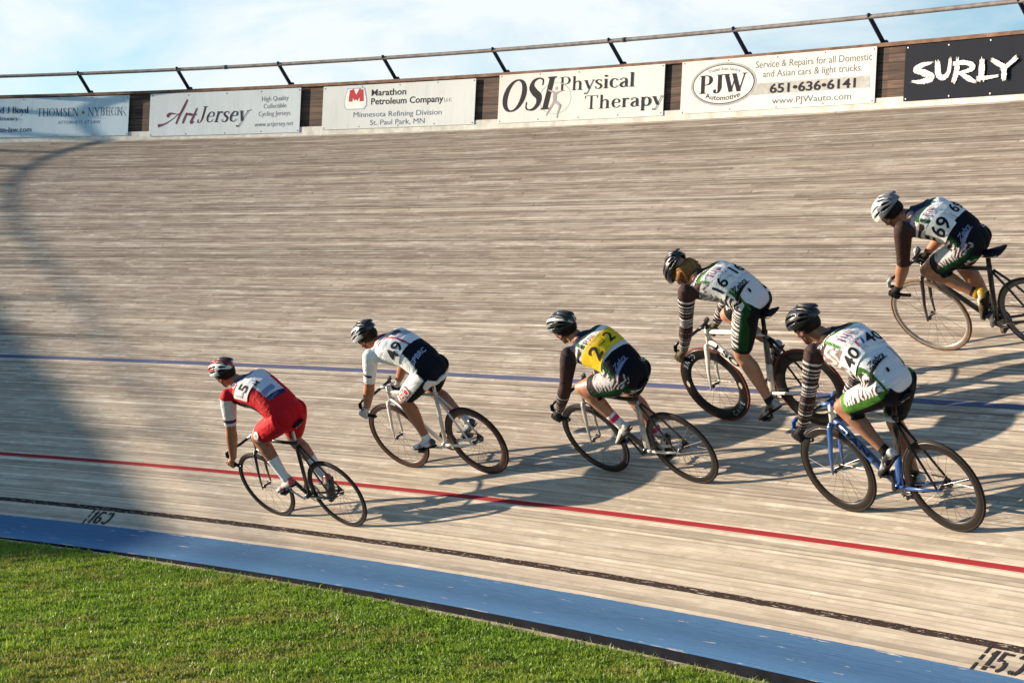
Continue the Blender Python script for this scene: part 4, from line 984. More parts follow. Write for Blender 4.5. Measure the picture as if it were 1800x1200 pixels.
RIDERS = [
 dict(label='person in red skinsuit with white sleeves riding the black bicycle in front, bare hands', headpitch=.16, yaw=.10, skin=(.42,.20,.115), lens=(.03,.02,.02), hair=(.022,.014,.010), sleeve=(.80,.80), glove=None, sock=((.66,.68,.70),.50), shoe=(.72,.70,.68), shoe2=(.50,.05,.05), short=.80),
 dict(label='person in white and black skinsuit with black and white helmet riding the white bicycle', headpitch=.40, yaw=.06, skin=(.42,.18,.095), lens=(.05,.04,.03), hair=(.020,.013,.010), sleeve=(.84,.84), glove=(.55,.55,.55), sock=((.62,.64,.68),.86), shoe=(.36,.45,.54), shoe2=(.03,.03,.04), short=.80),
 dict(label='person wearing the yellow number 2 bib over a zebra print suit', headpitch=.14, yaw=.02, skin=(.45,.22,.13), lens=(.09,.015,.012), hair=(.020,.014,.012), sleeve=(1.95,1.95), glove=(.02,.02,.022), sock=((.72,.70,.70),.70), shoe=(.62,.58,.52), shoe2=(.02,.02,.02), short=.72),
 dict(label='person with long brown hair under a black helmet, number 16 on the white back', headpitch=.86, yaw=.05, skin=(.50,.26,.16), lens=None, hair=(.27,.125,.038), sleeve=(1.95,1.95), glove=(.10,.08,.05), sock=((.016,.016,.018),.88), shoe=(.022,.022,.026), shoe2=(.30,.31,.33), short=.86),
 dict(label='person in black helmet and zebra sleeved suit riding the blue bicycle', headpitch=.30, yaw=.08, skin=(.36,.17,.10), lens=(.20,.055,.014), hair=(.020,.014,.012), sleeve=(1.95,1.95), glove=(.016,.016,.018), sock=((.014,.014,.015),.88), shoe=(.024,.022,.022), shoe2=(.55,.53,.50), short=.80),
 dict(label='person in white helmet with number 69 riding at the right edge, highest on the bank', headpitch=.52, yaw=.02, skin=(.40,.19,.105), lens=None, hair=(.018,.012,.010), sleeve=(1.0,.55), glove=(.016,.014,.014), sock=((.030,.022,.018),.86), shoe=(.66,.60,.50), shoe2=(.62,.30,.02), short=.72),
]
def spine(J):
    P, S_ = J['P'], J['S']; D = S_-P; Ln = np.linalg.norm(D); d = D/Ln
    lat0 = V(0, 1, 0); lat1 = nrm(V(0, math.cos(J['g']['roll']), math.sin(J['g']['roll'])))
    def frame(u):
        lat = nrm(lat0*(1-u)+lat1*u); dor = nrm(np.cross(d, lat)) ; dor = dor if dor[2] > 0 else -dor
        uu = min(max(u, 0), 1.1)
        bul = .075*math.sin(math.pi*min(uu, 1.)**.85)-.012
        c = P+D*u+dor*bul
        if u < 0: c = P+d*Ln*u+dor*(-.012+.10*u)+V(.03,0,0)*min(1, -u*8)
        return c, lat, dor
    return frame, d, Ln
def build_body(k):
    J = joints(k); R = RIDERS[k]; s = J['g']['sc']; mb = MB(); bones = []
    fr, d, Ln = spine(J)
    # trunk
    us = [-.20,-.12,-.02,.10,.24,.40,.55,.70,.82,.92,1.0,1.06]
    wd = [.060,.102,.142,.156,.156,.156,.166,.180,.188,.178,.132,.075]
    dp = [.062,.095,.118,.122,.118,.120,.128,.132,.126,.110,.086,.062]
    pts = [fr(u)[0] for u in us]
    v = []; n = 22; f = []
    for i, u in enumerate(us):
        c, lat, dor = fr(u)
        for q in range(n):
            a = 2*math.pi*q/n; ca, sa = math.cos(a), math.sin(a)
            e = .86; x = math.copysign(abs(ca)**e, ca)*wd[i]*s; y = math.copysign(abs(sa)**e, sa)*dp[i]*s
            v.append(c+lat*x+dor*y)
    m = len(us)
    for i in range(m-1):
        for q in range(n): f.append((i*n+q, i*n+(q+1) % n, (i+1)*n+(q+1) % n, (i+1)*n+q))
    f += [tuple(range(n))[::-1], tuple((m-1)*n+q for q in range(n))]
    mb.add(v, f)
    c0, lat, dor = fr(.02)
    mb.ellipsoid(J['P']+V(.022*s, 0, .004), (.114*s, .132*s, .120*s), nu=24, nv=16)
    mb.tube([fr(.34)[0], fr(.18)[0]-dor*.006, J['P']+V(.015*s,0,.008)], [(.146*s,.112*s),(.148*s,.116*s),(.140*s,.112*s)], 24)
    for sg in (1, -1):
        mb.ellipsoid(J['P']+V(.014*s, sg*.056*s, -.006), (.108*s, .086*s, .118*s), nu=24, nv=16)
        # shoulder blade, trapezius, deltoid, chest
        cs = fr(.80)[0]; mb.ellipsoid(cs+lat*sg*.088*s+dor*.062*s, (.095*s, .075*s, .058*s))
        sh = J['sh'+('L' if sg > 0 else 'R')]
        mb.ellipsoid(sh+V(.0,-sg*.008,.0), (.066*s, .062*s, .066*s))
        mb.tube([fr(.86)[0]+lat*sg*.06*s, sh+V(0,0,-.005)], [(.085*s,.080*s), (.062*s,.062*s)], 14)
        mb.tube([fr(1.04)[0]+dor*.02+V(.02,0,.015)*s, fr(.93)[0]+lat*sg*.105*s+dor*.035*s, sh+V(0,-sg*.02,.012)], [.058*s,.058*s,.046*s], 12)
    # neck and head
    F, Lf, U = head_axes(R['headpitch'], R['yaw'], -.05)
    hd = V(J['g']['hdx'], J['g']['hdy'], J['g']['hdz'])-U*.035; J['hc'] = hd; J['hax'] = (F, Lf, U)
    nb = fr(1.0)[0]+V(.02, 0, .0); mb.tube([nb-V(.04,0,.01), nb+(hd-U*.07-F*.025-nb)*.5+dor*.006, hd-U*.055-F*.022, hd-U*.01-F*.02], [.070*s,.060*s,.056,.055], 16)
    H = [(-.128,.064,.018,.022),(-.116,.055,.038,.040),(-.092,.036,.058,.053),(-.060,.020,.074,.062),(-.025,.006,.086,.070),(.010,.0,.094,.0745),(.045,-.004,.096,.0765),(.080,-.006,.087,.070),(.108,-.006,.062,.050),(.122,-.006,.028,.022)]
    v = []; f = []; n = 20
    for u, cx, rx, ry in H:
        for q in range(n): a = 2*math.pi*q/n; v.append(hd+U*u+F*(cx+rx*math.cos(a))+Lf*ry*math.sin(a))
    for i in range(len(H)-1):
        for q in range(n): f.append((i*n+q, i*n+(q+1) % n, (i+1)*n+(q+1) % n, (i+1)*n+q))
    f += [tuple(range(n))[::-1], tuple((len(H)-1)*n+q for q in range(n))]; mb.add(v, f)
    hp = lambda a, b, c: hd+F*a+Lf*b+U*c
    mb.tube([hp(.086,0,.012), hp(.104,0,-.020), hp(.117,0,-.043), hp(.100,0,-.052)], [(.010,.010),(.0115,.012),(.0165,.012),(.010,.008)], 10, ref=Lf)
    for sg in (1, -1):
        mb.tube([hp(.088,sg*.012,.022), hp(.080,sg*.040,.026), hp(.060,sg*.062,.018)], [.010,.011,.009], 8, ref=U)
        mb.ellipsoid(hp(.066,sg*.042,-.036), (.024,.022,.020), np.array([F, Lf, U]))
        mb.ellipsoid(hp(-.012,sg*.076,-.022), (.020,.009,.031), np.array([F, Lf, U]))
    mb.tube([hp(.083,-.022,-.079), hp(.093,0,-.077), hp(.083,.022,-.079)], [.006,.0085,.006], 8, ref=U)
    mb.tube([hp(.080,-.018,-.090), hp(.089,0,-.089), hp(.080,.018,-.090)], [.006,.0085,.006], 8, ref=U)
    mb.ellipsoid(hp(.078,0,-.112), (.020,.024,.016), np.array([F, Lf, U]))
    # limbs
    for S_, sg in (('L', 1), ('R', -1)):
        hip, kn, an, ball, fd, fu = (J[q+S_] for q in ('hip','kn','an','ball','fd','fu'))
        t = nrm(kn-hip); back = nrm(np.cross(t, V(0, 1, 0))); back = back if back[2] < 0 or abs(back[2]) < .3 else -back
        mb.tube([hip-t*.03, hip+t*.06*s, hip+t*.16*s, hip+t*.27*s, hip+t*.36*s, kn-t*.035*s, kn],
                [(.082*s,.092*s),(.090*s,.100*s),(.090*s,.097*s),(.083*s,.089*s),(.073*s,.077*s),(.061*s,.064*s),(.056*s,.058*s)], 18)
        mb.ellipsoid(kn+t*.006, (.052*s, .050*s, .054*s))
        sh_ = nrm(an-kn); cal = V(-sh_[2], 0, sh_[0]); cal = -nrm(cal) if cal[0] > 0 else nrm(cal)
        Lk = np.linalg.norm(an-kn)
        mb.tube([kn-sh_*.01, kn+sh_*Lk*.10+cal*.006, kn+sh_*Lk*.28+cal*.020, kn+sh_*Lk*.45+cal*.016, kn+sh_*Lk*.68+cal*.006, kn+sh_*Lk*.9, an],
                [(.054*s,.056*s),(.055*s,.058*s),(.060*s,.066*s),(.053*s,.058*s),(.041*s,.043*s),(.034*s,.036*s),(.036*s,.038*s)], 16)
        mb.tube([ball-fd*.185*s+fu*.030, an-fu*.03*s, ball-fd*.05*s+fu*.026*s, ball+fd*.02*s+fu*.012, ball+fd*.085*s+fu*.008],
                [(.024,.022),(.032*s,.036*s),(.036*s,.027*s),(.041*s,.017*s),(.026*s,.010)], 12, ref=V(0,1,0))
        shd, el, wr, ha = (J[q+S_] for q in ('sh','el','wr','ha'))
        t = nrm(el-shd); La = np.linalg.norm(el-shd)
        mb.tube([shd-t*.02, shd+t*La*.18, shd+t*La*.42, shd+t*La*.7, el], [.063*s,.063*s,.057*s,.049*s,.045*s], 16)
        t2 = nrm(wr-el); Lb = np.linalg.norm(wr-el); mb.ellipsoid(el, (.046*s,)*3)
        mb.tube([el-t2*.01, el+t2*Lb*.15, el+t2*Lb*.32, el+t2*Lb*.6, el+t2*Lb*.88, wr+t2*.01], [.045*s,.050*s,.049*s,.041*s,.032*s,(.032*s,.027*s)], 16)
        # hand wrapped round the hook of the bar
        b = nrm(V(-.80, 0, -.60)); fo = nrm(V(.60, 0, -.80)); o = V(0, sg, 0)
        pc = ha-fo*.030+o*.012
        mb.tube([wr-t2*.005, (wr+pc)/2+o*.004, pc-b*.012, pc+b*.030], [(.026,.024),(.030,.023),(.026,.036),(.018,.030)], 14, ref=o)
        ln = [1.0, 1.08, 1.0, .84]
        for i in range(4):
            c = ha+b*(-.033+.0218*i); q = ln[i]
            mb.tube([c-fo*.026+o*.026, c-fo*.002+o*.036*q, c+fo*.024+o*.026*q, c+fo*.032*q-o*.002, c+fo*.020-o*.024*q, c+fo*.002-o*.027*q], [.0115,.0108,.0100,.0094,.0088,.0070], 10, ref=b)
        c = ha-b*.030
        mb.tube([pc-b*.020-o*.006, c-fo*.030-o*.014-b*.010, c-fo*.010-o*.029-b*.014, c+fo*.012-o*.027-b*.012], [.016,.0135,.0115,.0085], 10, ref=b)
    me = grow(mb, 'person')
    return me, J
def seg_dist(P, A, B):
    d = B-A; u = np.clip(((P-A)@d)/(d@d), 0, 1); q = A+u[:, None]*d
    ur = ((P-A)@d)/(d@d)
    return np.linalg.norm(P-q, axis=1), ur
def classify(v, J):
    """body region and run-along parameter of every skin vertex"""
    fr, d, Ln = spine(J); N_ = len(v)
    us = np.linspace(-.2, 1.08, 33); cs = np.array([fr(u)[0] for u in us])
    D2 = ((v[:, None, :]-cs[None])**2).sum(2); j = D2.argmin(1)
    u_t = ((v-J['P'])@d)/Ln
    cc = np.array([fr(u)[0] for u in np.clip(u_t, -.2, 1.08)]) if N_ < 0 else cs[np.clip(np.round((np.clip(u_t, -.2, 1.08)+.2)/1.28*32).astype(int), 0, 32)]
    lat = fr(.6)[1]; dor = fr(.6)[2]
    rel = v-cc; lx = rel@lat; dx = rel@dor; phi = np.arctan2(lx, dx)      # 0 = middle of the back, + = left
    dist = {'torso': (np.sqrt(lx**2*.72+dx**2)/.118, u_t)}
    dist['torso'] = (np.where((u_t > -.35) & (u_t < 1.04), dist['torso'][0], 9), u_t)
    for S_ in 'LR':
        for nm, A, B, r in (('uarm', 'sh', 'el', .050), ('farm', 'el', 'wr', .038), ('thigh', 'hip', 'kn', .078), ('shin', 'kn', 'an', .048)):
            q, u = seg_dist(v, J[A+S_], J[B+S_]); dist[nm+S_] = (q/r, u)
        q, u = seg_dist(v, J['wr'+S_], J['ha'+S_]-V(0,0,.01)); dist['hand'+S_] = (np.where((q < .085) & (u > .05), q/.045, 9), u)
        q, u = seg_dist(v, J['an'+S_]-J['fu'+S_]*.02, J['ball'+S_]+J['fd'+S_]*.06); dist['foot'+S_] = (q/.045+.25, u)
    q, u = seg_dist(v, fr(1.0)[0]+V(.03,0,.02), J['hc']-J['hax'][2]*.05); dist['neck'] = (q/.062+.12, u)
    q = np.linalg.norm(v-J['hc'], axis=1); dist['head'] = (q/.115, q*0)
    names = list(dist); A = np.stack([dist[n][0] for n in names], 1); w = A.argmin(1)
    U = np.stack([dist[n][1] for n in names], 1)[np.arange(N_), w]
    reg = np.array(names)[w]
    return reg, U, phi, u_t, lx, dx
def smooth_mask(me_f, m, nv, it=2):
    return m
def shell(name, v, n, f, mask, off, col, material, parent, thick=.0028):
    keep = [q for q in f if all(mask[i] for i in q)]
    if not keep: return None
    idx = sorted({i for q in keep for i in q}); mp = {i: j for j, i in enumerate(idx)}
    ii = np.array(idx); P = v[ii]+n[ii]*(off if np.isscalar(off) else off[ii][:, None])
    nv = len(P); fs = [tuple(mp[i] for i in q) for q in keep]
    # turn the open edge inwards so that hems have thickness
    cnt = {}
    for q in fs:
        for a, b in zip(q, q[1:]+q[:1]): cnt[(a, b)] = cnt.get((a, b), 0)+1
    edge = [(a, b) for (a, b) in cnt if (b, a) not in cnt]
    ev = sorted({a for e in edge for a in e}); em = {a: nv+i for i, a in enumerate(ev)}
    Pin = v[ii[ev]]-n[ii[ev]]*.003
    P = np.vstack([P, Pin]); fs += [(b, a, em[a], em[b]) for a, b in edge]
    me = pydata(name, P, fs); set_col(me, np.vstack([col[ii], col[ii[ev]]]))
    return link(name, me, material, parent)
def zebra(s_, phi, seed, freq=46, contrast=1.):
    """printed zebra stripes: run-along distance in metres, angle round the limb"""
    w = vnoise(s_*9+7*seed+20, phi*1.3+31+seed, 1., 30+seed)-.5; w2 = vnoise(s_*26+seed+5, phi*3+40, 1., 60+seed)-.5; w3 = vnoise(s_*60+seed+3, phi*1.6+40, 1., 90+seed)-.5
    t = np.sin(s_*2*math.pi*freq*.85+phi*1.5+w*11+w2*3.6)+w3*1.1
    return t
def lerp(a, b, k): k = np.clip(k, 0, 1)[:, None]; return a*(1-k)+b*k
def zebra_col(s_, phi, seed, dark=BRN*.45, light=OFFW*.92, freq=46, bias=.0):
    t = zebra(s_, phi, seed, freq); return lerp(light, dark, (t-bias)*4+.5)
def suit_colours(k, v, reg, U, phi, ut, lx, dx):
    n = len(v); col = np.tile(WHITE, (n, 1)); a = np.abs(phi); deg = np.degrees(phi); ad = np.abs(deg)
    tor = reg == 'torso'; up = np.char.startswith(reg, 'uarm'); fa = np.char.startswith(reg, 'farm'); th = np.char.startswith(reg, 'thigh')
    left = lx > 0
    def put(m, c): col[m] = c
    # angle round the thigh: 0 = outer side, 90 = front
    fr_ = np.zeros(n)
    for S_ in 'LR':
        mm = reg == 'thigh'+S_
        if mm.any():
            A, B = JJ['hip'+S_], JJ['kn'+S_]; t = nrm(B-A); lat = V(0, 1 if S_ == 'L' else -1, 0); q = v[mm]-A; fwd = nrm(np.cross(t, V(0, 1, 0))); fwd = fwd if fwd[0]+fwd[2] > 0 else -fwd
            fr_[mm] = np.degrees(np.arctan2(q@fwd, q@lat))
    if k == 0:
        put(tor, REDC)
        put(tor & (ut > .20) & (ut < .62) & (ad < 40), V(.56,.58,.63)); put(tor & (ut > .60) & (ut < 1.0) & (ad < 50), V(.62,.62,.63))
        put(tor & (ut > .16) & (ut < .24) & (ad < 40), NAVYC); put(tor & (ut > .90) & (ad < 66), V(.07,.09,.18))
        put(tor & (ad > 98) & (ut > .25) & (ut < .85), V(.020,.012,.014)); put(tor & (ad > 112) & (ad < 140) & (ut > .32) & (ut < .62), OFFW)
        put(up & (U > .02), OFFW); put(up & (U > .60), V(.09,.025,.06)); put(up & (U > .70), OFFW)
        put(th, REDC); put(th & (U > .735), V(.25,.26,.30))
        put(up & (U <= .02), REDC)
    if k == 1:
        put(tor & (deg < 3) & (deg > -34) & (ut > .66), V(.060,.055,.085)); put(tor & (np.abs(deg-20+12*(.9-ut)) < 5) & (ut > .40), V(.45,.020,.05)); put(tor & (deg < 12) & (ut > .60) & (ut < .74), V(.40,.40,.46))
        put(tor & (ut > .86) & (deg > 2) & (deg < 60) & (ut-.86 > (60-deg)*.0002), V(.50,.025,.06)); put(tor & (ut > .91), OFFW)
        
        rump = tor & (ut < .40) & (ad < 58+30*(.4-ut)); put(rump, V(.007,.008,.014))
        inner = th & (np.abs(lx) < .118+.0*U); 
        back = th & ((dx > -.02) | (np.abs(v[:, 1]) < .105)) ; put(th & (U < .97) & (np.abs(v[:, 1]) < .112), V(.005,.006,.010)); put(th & (U < .80) & (fr_ < -22), V(.005,.006,.010)); put(th & (U < .30) & (np.abs(v[:, 1]) < .150-.12*U), V(.005,.006,.010))
        put(up & (U > .52) & (U < .60) & (v[:, 1]*np.where(left, 1, -1) > 0) & (np.abs(v[:, 1]) > .20), V(.03,.03,.05))
    if k in (2, 5):
        yoke = tor & (ut > .56) & (ad < 62)
        put(tor, OFFW); put(tor & (ad > 74) & (ut > .5), OFFW)
        m = tor & (ad > 66) & (ut > .42); col[m] = zebra_col(ut[m]*.5, phi[m], 3, freq=20)
        put(tor & (ut > .62) & (ad >= 54) & (ad < 64), DGRN*1.6 if k == 2 else DGRN*1.4); put(tor & (ut > .90), V(.025,.030,.060)); put(tor & (ut > .86) & (ut <= .91) & (ad < 62), DGRN*1.6)
        put(tor & (ad > 78) & (ut > .84), BRN*.8)
        put(tor & (ut > .56) & (ut < .86) & (ad < 54), WHITE)
        lw = .30 if k == 2 else .335; put(tor & (ut < lw) & (ad < 74), V(.005,.006,.011)); m = tor & (ut < lw) & (ad >= 74) & (ad < 88); put(m, DGRN)
        m = tor & (ut < lw) & (ad >= 88); col[m] = zebra_col(ut[m]*.5, phi[m], 5, freq=24)
        put(up | fa, BRN*.62); m = (up | fa) & (np.abs(v[:, 1]) < .17); put(m, V(.030,.020,.022))
        m = fa; t = zebra(U[m]*.27, phi[m], 4, 30); col[m] = lerp(BRN*.55, OFFW*.45, (t-.62)*5)
        # thigh: black behind, green seam, fading zebra panel in front, dark hem
        rel = v; vert = th
        put(th, V(.007,.009,.014))
        m = th & (fr_ > -28) & (fr_ < -4) & (U < .62); put(m, DGRN)
        m = th & (fr_ >= -4) & (fr_ < 110) & (U < .56); col[m] = zebra_col(U[m]*.43, np.radians(fr_[m]), 6, light=V(.50,.47,.47), freq=34, bias=-.35+1.9*np.clip(np.minimum((fr_[m]-2)/34, np.minimum((U[m]-.05)/.12, (.58-U[m])/.10)), 0, 1))
        put(th & (U > .56) & (U < .66) & (fr_ > -4), V(.025,.020,.020)); put(th & (U > .64) & (U < .655), DGRN)
    if k in (3, 4):
        put(tor, WHITE)
        put(tor & (ut > .885) , BRN*.75); put(tor & (ad > 60) & (ut > .80), BRN*.75)
        put(tor & (ut > .845) & (ut <= .885) & (ad < 64), GRN); put(tor & (ad >= 58) & (ad < 65) & (ut > .60) & (ut < .86), GRN)
        m = tor & (ad > 65) & (ut <= .80) & (ut > .36); col[m] = zebra_col(lx[m]*.0+ut[m]*.5, phi[m]*2.2, 7, light=OFFW, dark=V(.26,.19,.17), freq=15, bias=.25)
        m = tor & (ad > 76) & (ut <= .42); col[m] = zebra_col(ut[m]*.5, phi[m], 8, freq=26)
        put(tor & (ut < .30) & (ad > 60) & (ad <= 70), GRN*.6)
        for S_ in 'LR':
            m = (reg == 'uarm'+S_) | (reg == 'farm'+S_); s_ = np.where(up, U*.30, .30+U*.27)
            t = zebra(s_[m], phi[m], 9, 44); col[m] = lerp(BRN*.5, OFFW*.95, (t-.58)*4)
            put((reg == 'uarm'+S_) & (U < .10), BRN*.75)
        put(th, V(.007,.009,.012))
        rel = v-JJ['P']; ay = np.abs(v[:, 1]); rear = (dx > -.02) | (rel[:, 0] < -.05)
        put(tor & (ut < .10), V(.006,.007,.010))
        if k == 3:
            m = th & (fr_ > -8) & (fr_ < 150); col[m] = zebra_col(U[m]*.43, np.radians(fr_[m])*.6, 10, light=OFFW, dark=BRN*.5, freq=36, bias=.0)
            m = th & (fr_ > -52) & (fr_ <= -8); put(m, DGRN); put(th & (U > .78), V(.008,.009,.010))
        else:
            m = th & (fr_ > 2) & (fr_ < 150); col[m] = zebra_col(U[m]*.43, np.radians(fr_[m])*1.3, 11, light=OFFW, dark=BRN*.8, freq=36, bias=.95-1.0*np.clip((42-fr_[m])/40, 0, 1))
            m = th & (fr_ > -28) & (fr_ <= 2); put(m, GRN*.75); m = th & (U > .70) & (fr_ > -20); put(m, GRN)
        pan = (tor | th) & rear & (ut < .30) & (ay < .112) & (rel[:, 2] > -.035+.10*(ay/.112)**3) & ((U < .2) | tor); put(pan, V(.62,.64,.68)); rim_ = (tor | th) & rear & (ut < .30) & (ay >= .112) & (ay < .124) & (rel[:, 2] > .0) & ((U < .12) | tor); put(rim_, GRN*.5)
    return col
def make_helmet(k, J, parent):
    F, Lf, U = J['hax']; hc = J['hc']+U*.032+F*.004
    st = [dict(a=V(.66,.66,.66), b=V(.36,.022,.026), c=V(.02,.02,.022)), dict(a=V(.52,.53,.55), b=V(.52,.53,.55), c=V(.015,.016,.02)), dict(a=V(.20,.21,.20), b=V(.52,.53,.54), c=V(.018,.02,.022)),
          dict(a=V(.012,.012,.014), b=V(.012,.012,.014), c=V(.03,.03,.034)), dict(a=V(.012,.012,.014), b=V(.014,.014,.018), c=V(.02,.02,.022)), dict(a=V(.74,.73,.70), b=V(.74,.73,.70), c=V(.16,.17,.20))][k]
    def dome(th, ph, g=0.):
        x = math.cos(th); y = math.sin(th)
        a = (.146 if x > 0 else .158); a += g; b = .1005+g; c = .108+g
        zz = math.cos(ph); r = math.sin(ph)
        p = V(a*r*x*(1.0), b*r*y*(1-.10*max(0, -x)*r), c*zz)
        if x < 0: p[2] -= .030*(-x*r)**2*0; p[2] += .016*max(0, -x*r-.35)
        return p
    nth, nph = 132, 64; phmax = 1.66
    P = []; colr = []; open_ = []
    for i in range(nph+1):
        for j in range(nth):
            th = 2*math.pi*j/nth; ph = phmax*i/nph; p = dome(th, ph)
            om = math.atan2(p[1], max(p[2]+.02, .004)); xs = p[0]
            hole = False
            for oc, ow, x0, lx in ((0., .085, .062, .055), (0., .085, -.062, .050), (.30, .085, .055, .070), (.34, .085, -.088, .048), (.66, .095, .036, .078), (.70, .10, -.098, .036), (1.04, .10, .030, .062), (1.02, .12, -.082, .046)):
                oo = abs(om)-oc-.35*(xs-x0)*(.6 if oc else 0)
                if (abs(oo)/ow)**2.2+(abs(xs-x0)/lx)**2.2 < 1: hole = True
            c = st['a']
            if k in (0,): c = st['b'] if abs(om) < .40 or (abs(om) > .58 and abs(om) < .92 and xs > -.02) else (st['a'] if xs > -.05 or abs(om) < .95 else st['c'])
            if k in (1,): c = st['a'] if (abs(abs(om)-.50) < .16 or abs(om) > .85) and xs > -.07 else st['c']
            if k == 2: c = st['b'] if abs(abs(om)-.48) < .10 else (st['a'] if xs > .02 else st['c'])
            if k == 4 or k == 3: c = st['a']
            if k == 5: c = st['a'] if xs > -.045+.04*abs(om) else st['c']
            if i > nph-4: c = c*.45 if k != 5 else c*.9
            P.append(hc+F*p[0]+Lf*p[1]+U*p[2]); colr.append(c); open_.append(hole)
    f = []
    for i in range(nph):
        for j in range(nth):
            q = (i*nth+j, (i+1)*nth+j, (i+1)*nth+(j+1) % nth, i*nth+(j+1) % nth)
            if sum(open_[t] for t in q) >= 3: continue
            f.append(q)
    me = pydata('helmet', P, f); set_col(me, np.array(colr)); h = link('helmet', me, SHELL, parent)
    so = h.modifiers.new('thickness', 'SOLIDIFY'); so.thickness = .017; so.offset = -1 if True else 1
    # outward check
    ctr = np.mean(P, 0); pl = me.polygons[len(me.polygons)//2]
    if (np.array(pl.center)-ctr)@np.array(pl.normal) < 0: so.offset = 1
    mb = MB(); n2 = 40; v = []; ff = []
    for i in range(15):
        for j in range(n2): p = dome(2*math.pi*j/n2, 1.62*i/14, -.013); v.append(hc+F*p[0]+Lf*p[1]+U*p[2])
    for i in range(14):
        for j in range(n2): ff.append((i*n2+j, (i+1)*n2+j, (i+1)*n2+(j+1) % n2, i*n2+(j+1) % n2))
    mb.add(v, ff); mb.build('helmet_liner', LINER, h)
    # rear fin / tail ridges and chin straps
    tm = mat('helmet tail', tuple(st['c']), .35)
    mb = MB()
    for oc in (-.5, 0., .5):
        q = [hc+F*x+Lf*math.sin(oc)*(.098+.01*(x < -.1))*.62*(1+.2*(x < -.1))+U*(math.cos(oc)*math.sqrt(max(.02, 1-(x/.165)**2))*.104+.010) for x in (-.02,-.06,-.10,-.135,-.152)]
        mb.tube(q, [(.010,.004),(.013,.007),(.014,.009),(.012,.009),(.007,.006)], 8, ref=Lf)
    mb.build('helmet_tail', tm, h)
    hp = lambda a, b, c: J['hc']+F*a+Lf*b+U*c
    mb = MB()
    for sg in (1, -1):
        mb.tube([hp(.040,sg*.082,.012), hp(.012,sg*.0815,-.055), hp(.030,sg*.055,-.112), hp(.058,sg*.012,-.138)], [(.0065,.0014)]*4, 6, ref=F)
        mb.tube([hp(-.060,sg*.078,.004), hp(.012,sg*.0830,-.058)], [(.0065,.0014)]*2, 6, ref=U)
    mb.build('chin_strap', STRAP, h)
    return h
def make_hair(k, J, parent):
    F, Lf, U = J['hax']; R = RIDERS[k]; hc = J['hc']; m = mat('hair %d' % (k+1), R['hair'], .55, var=.5, scale=90, bump=.5); mb = MB()
    hp = lambda a, b, c: hc+F*a+Lf*b+U*c
    if k == 3:
        rr = random.Random(5)
        for i in range(34):
            b = -.070+.14*i/33; e = rr.uniform(-.012, .012)
            mb.tube([hp(-.055+.02*abs(b)/.07,b*.98,.030), hp(-.092+.40*abs(b)*.4,b*1.08,-.010), hp(-.100+.5*abs(b)*.35,b*1.12+e*.4,-.055), hp(-.092+.25*abs(b)+e,b*1.06+e,-.098+e), hp(-.060+.25*abs(b)+e*2,b*.8+e,-.128+e*1.5)], [.010,.012,.012,.010,.004], 7)
        for sg in (1, -1):
            for i in range(6):
                e = rr.uniform(-.01, .01)
                mb.tube([hp(.020-.012*i,sg*.074,.012), hp(.012-.016*i,sg*.086,-.030), hp(-.006-.018*i,sg*.082,-.072+e)], [.009,.012,.005], 7)
    else:
        v = []; f = []; n = 26
        for i in range(9):
            for j in range(n):
                a = math.pi*.48+(math.pi*1.04)*j/(n-1); u = .030-.072*i/8
                r = 1.05-.12*max(0, i-5)/3; v.append(hp(.098*math.cos(a)*r-.006-.0*i, .0805*math.sin(a)*(r if i < 7 else r*.97), u*(1 if math.cos(a) < -.3 else .62)))
        for i in range(8):
            for j in range(n-1): f.append((i*n+j, (i+1)*n+j, (i+1)*n+j+1, i*n+j+1))
        mb.add(v, f)
    return mb.build('hair', m, parent)
def make_glasses(k, J, parent):
    F, Lf, U = J['hax']; R = RIDERS[k]; hc = J['hc']; hp = lambda a, b, c: hc+F*a+Lf*b+U*c
    g = mat('sunglass frame', (.02, .02, .022), .3); mb = MB(); v = []; f = []; n = 25
    for i in range(n):
        a = -1.15+2.3*i/(n-1); c = abs(math.cos(a)); hi = .022; lo = -.016+.010*math.exp(-(a/.14)**2)+.008*(abs(a)/1.15)**2
        for u in (hi, lo): v.append(hp(.100*math.cos(a)+.004, .0845*math.sin(a), u))
    f = [(2*i, 2*i+1, 2*i+3, 2*i+2) for i in range(n-1)]
    lm = bpy.data.materials.new('tinted lens %d' % k); lm.use_nodes = True; b = lm.node_tree.nodes['Principled BSDF']; b.inputs['Base Color'].default_value = tuple(R['lens'])+(1,); b.inputs['Roughness'].default_value = .12; b.inputs['Coat Weight'].default_value = .4
    N, L = lm.node_tree.nodes, lm.node_tree.links; tc = N.new('ShaderNodeTexCoord'); L.new(mixc(N, L, noise(N, L, tc.outputs['Object'], 40), tuple(q*.8 for q in R['lens']), tuple(min(1, q*1.3) for q in R['lens'])), b.inputs['Base Color'])
    mb.add(v, f); gl = mb.build('sunglasses', lm, parent); so = gl.modifiers.new('t', 'SOLIDIFY'); so.thickness = .003
    mb = MB()
    for sg in (1, -1): mb.tube([hp(.045,sg*.079,.010), hp(.010,sg*.082,.006), hp(-.018,sg*.080,-.004)], [(.0022,.004)]*3, 6)
    mb.build('temple', g, gl)
def make_eyes(J, parent):
    F, Lf, U = J['hax']; hc = J['hc']
    ew = mat('eye white', (.70, .66, .62), .25); ei = mat('dark iris', (.03, .018, .012), .2)
    for sg in (1, -1):
        c = hc+F*.079+Lf*sg*.032+U*.001
        mb = MB(); mb.ellipsoid(c, (.0125,)*3, np.array([F, Lf, U])); e = mb.build('eye', ew, parent)
        mb = MB(); mb.ellipsoid(c+F*.0085, (.005, .0058, .0058), np.array([F, Lf, U])); mb.build('iris', ei, e)
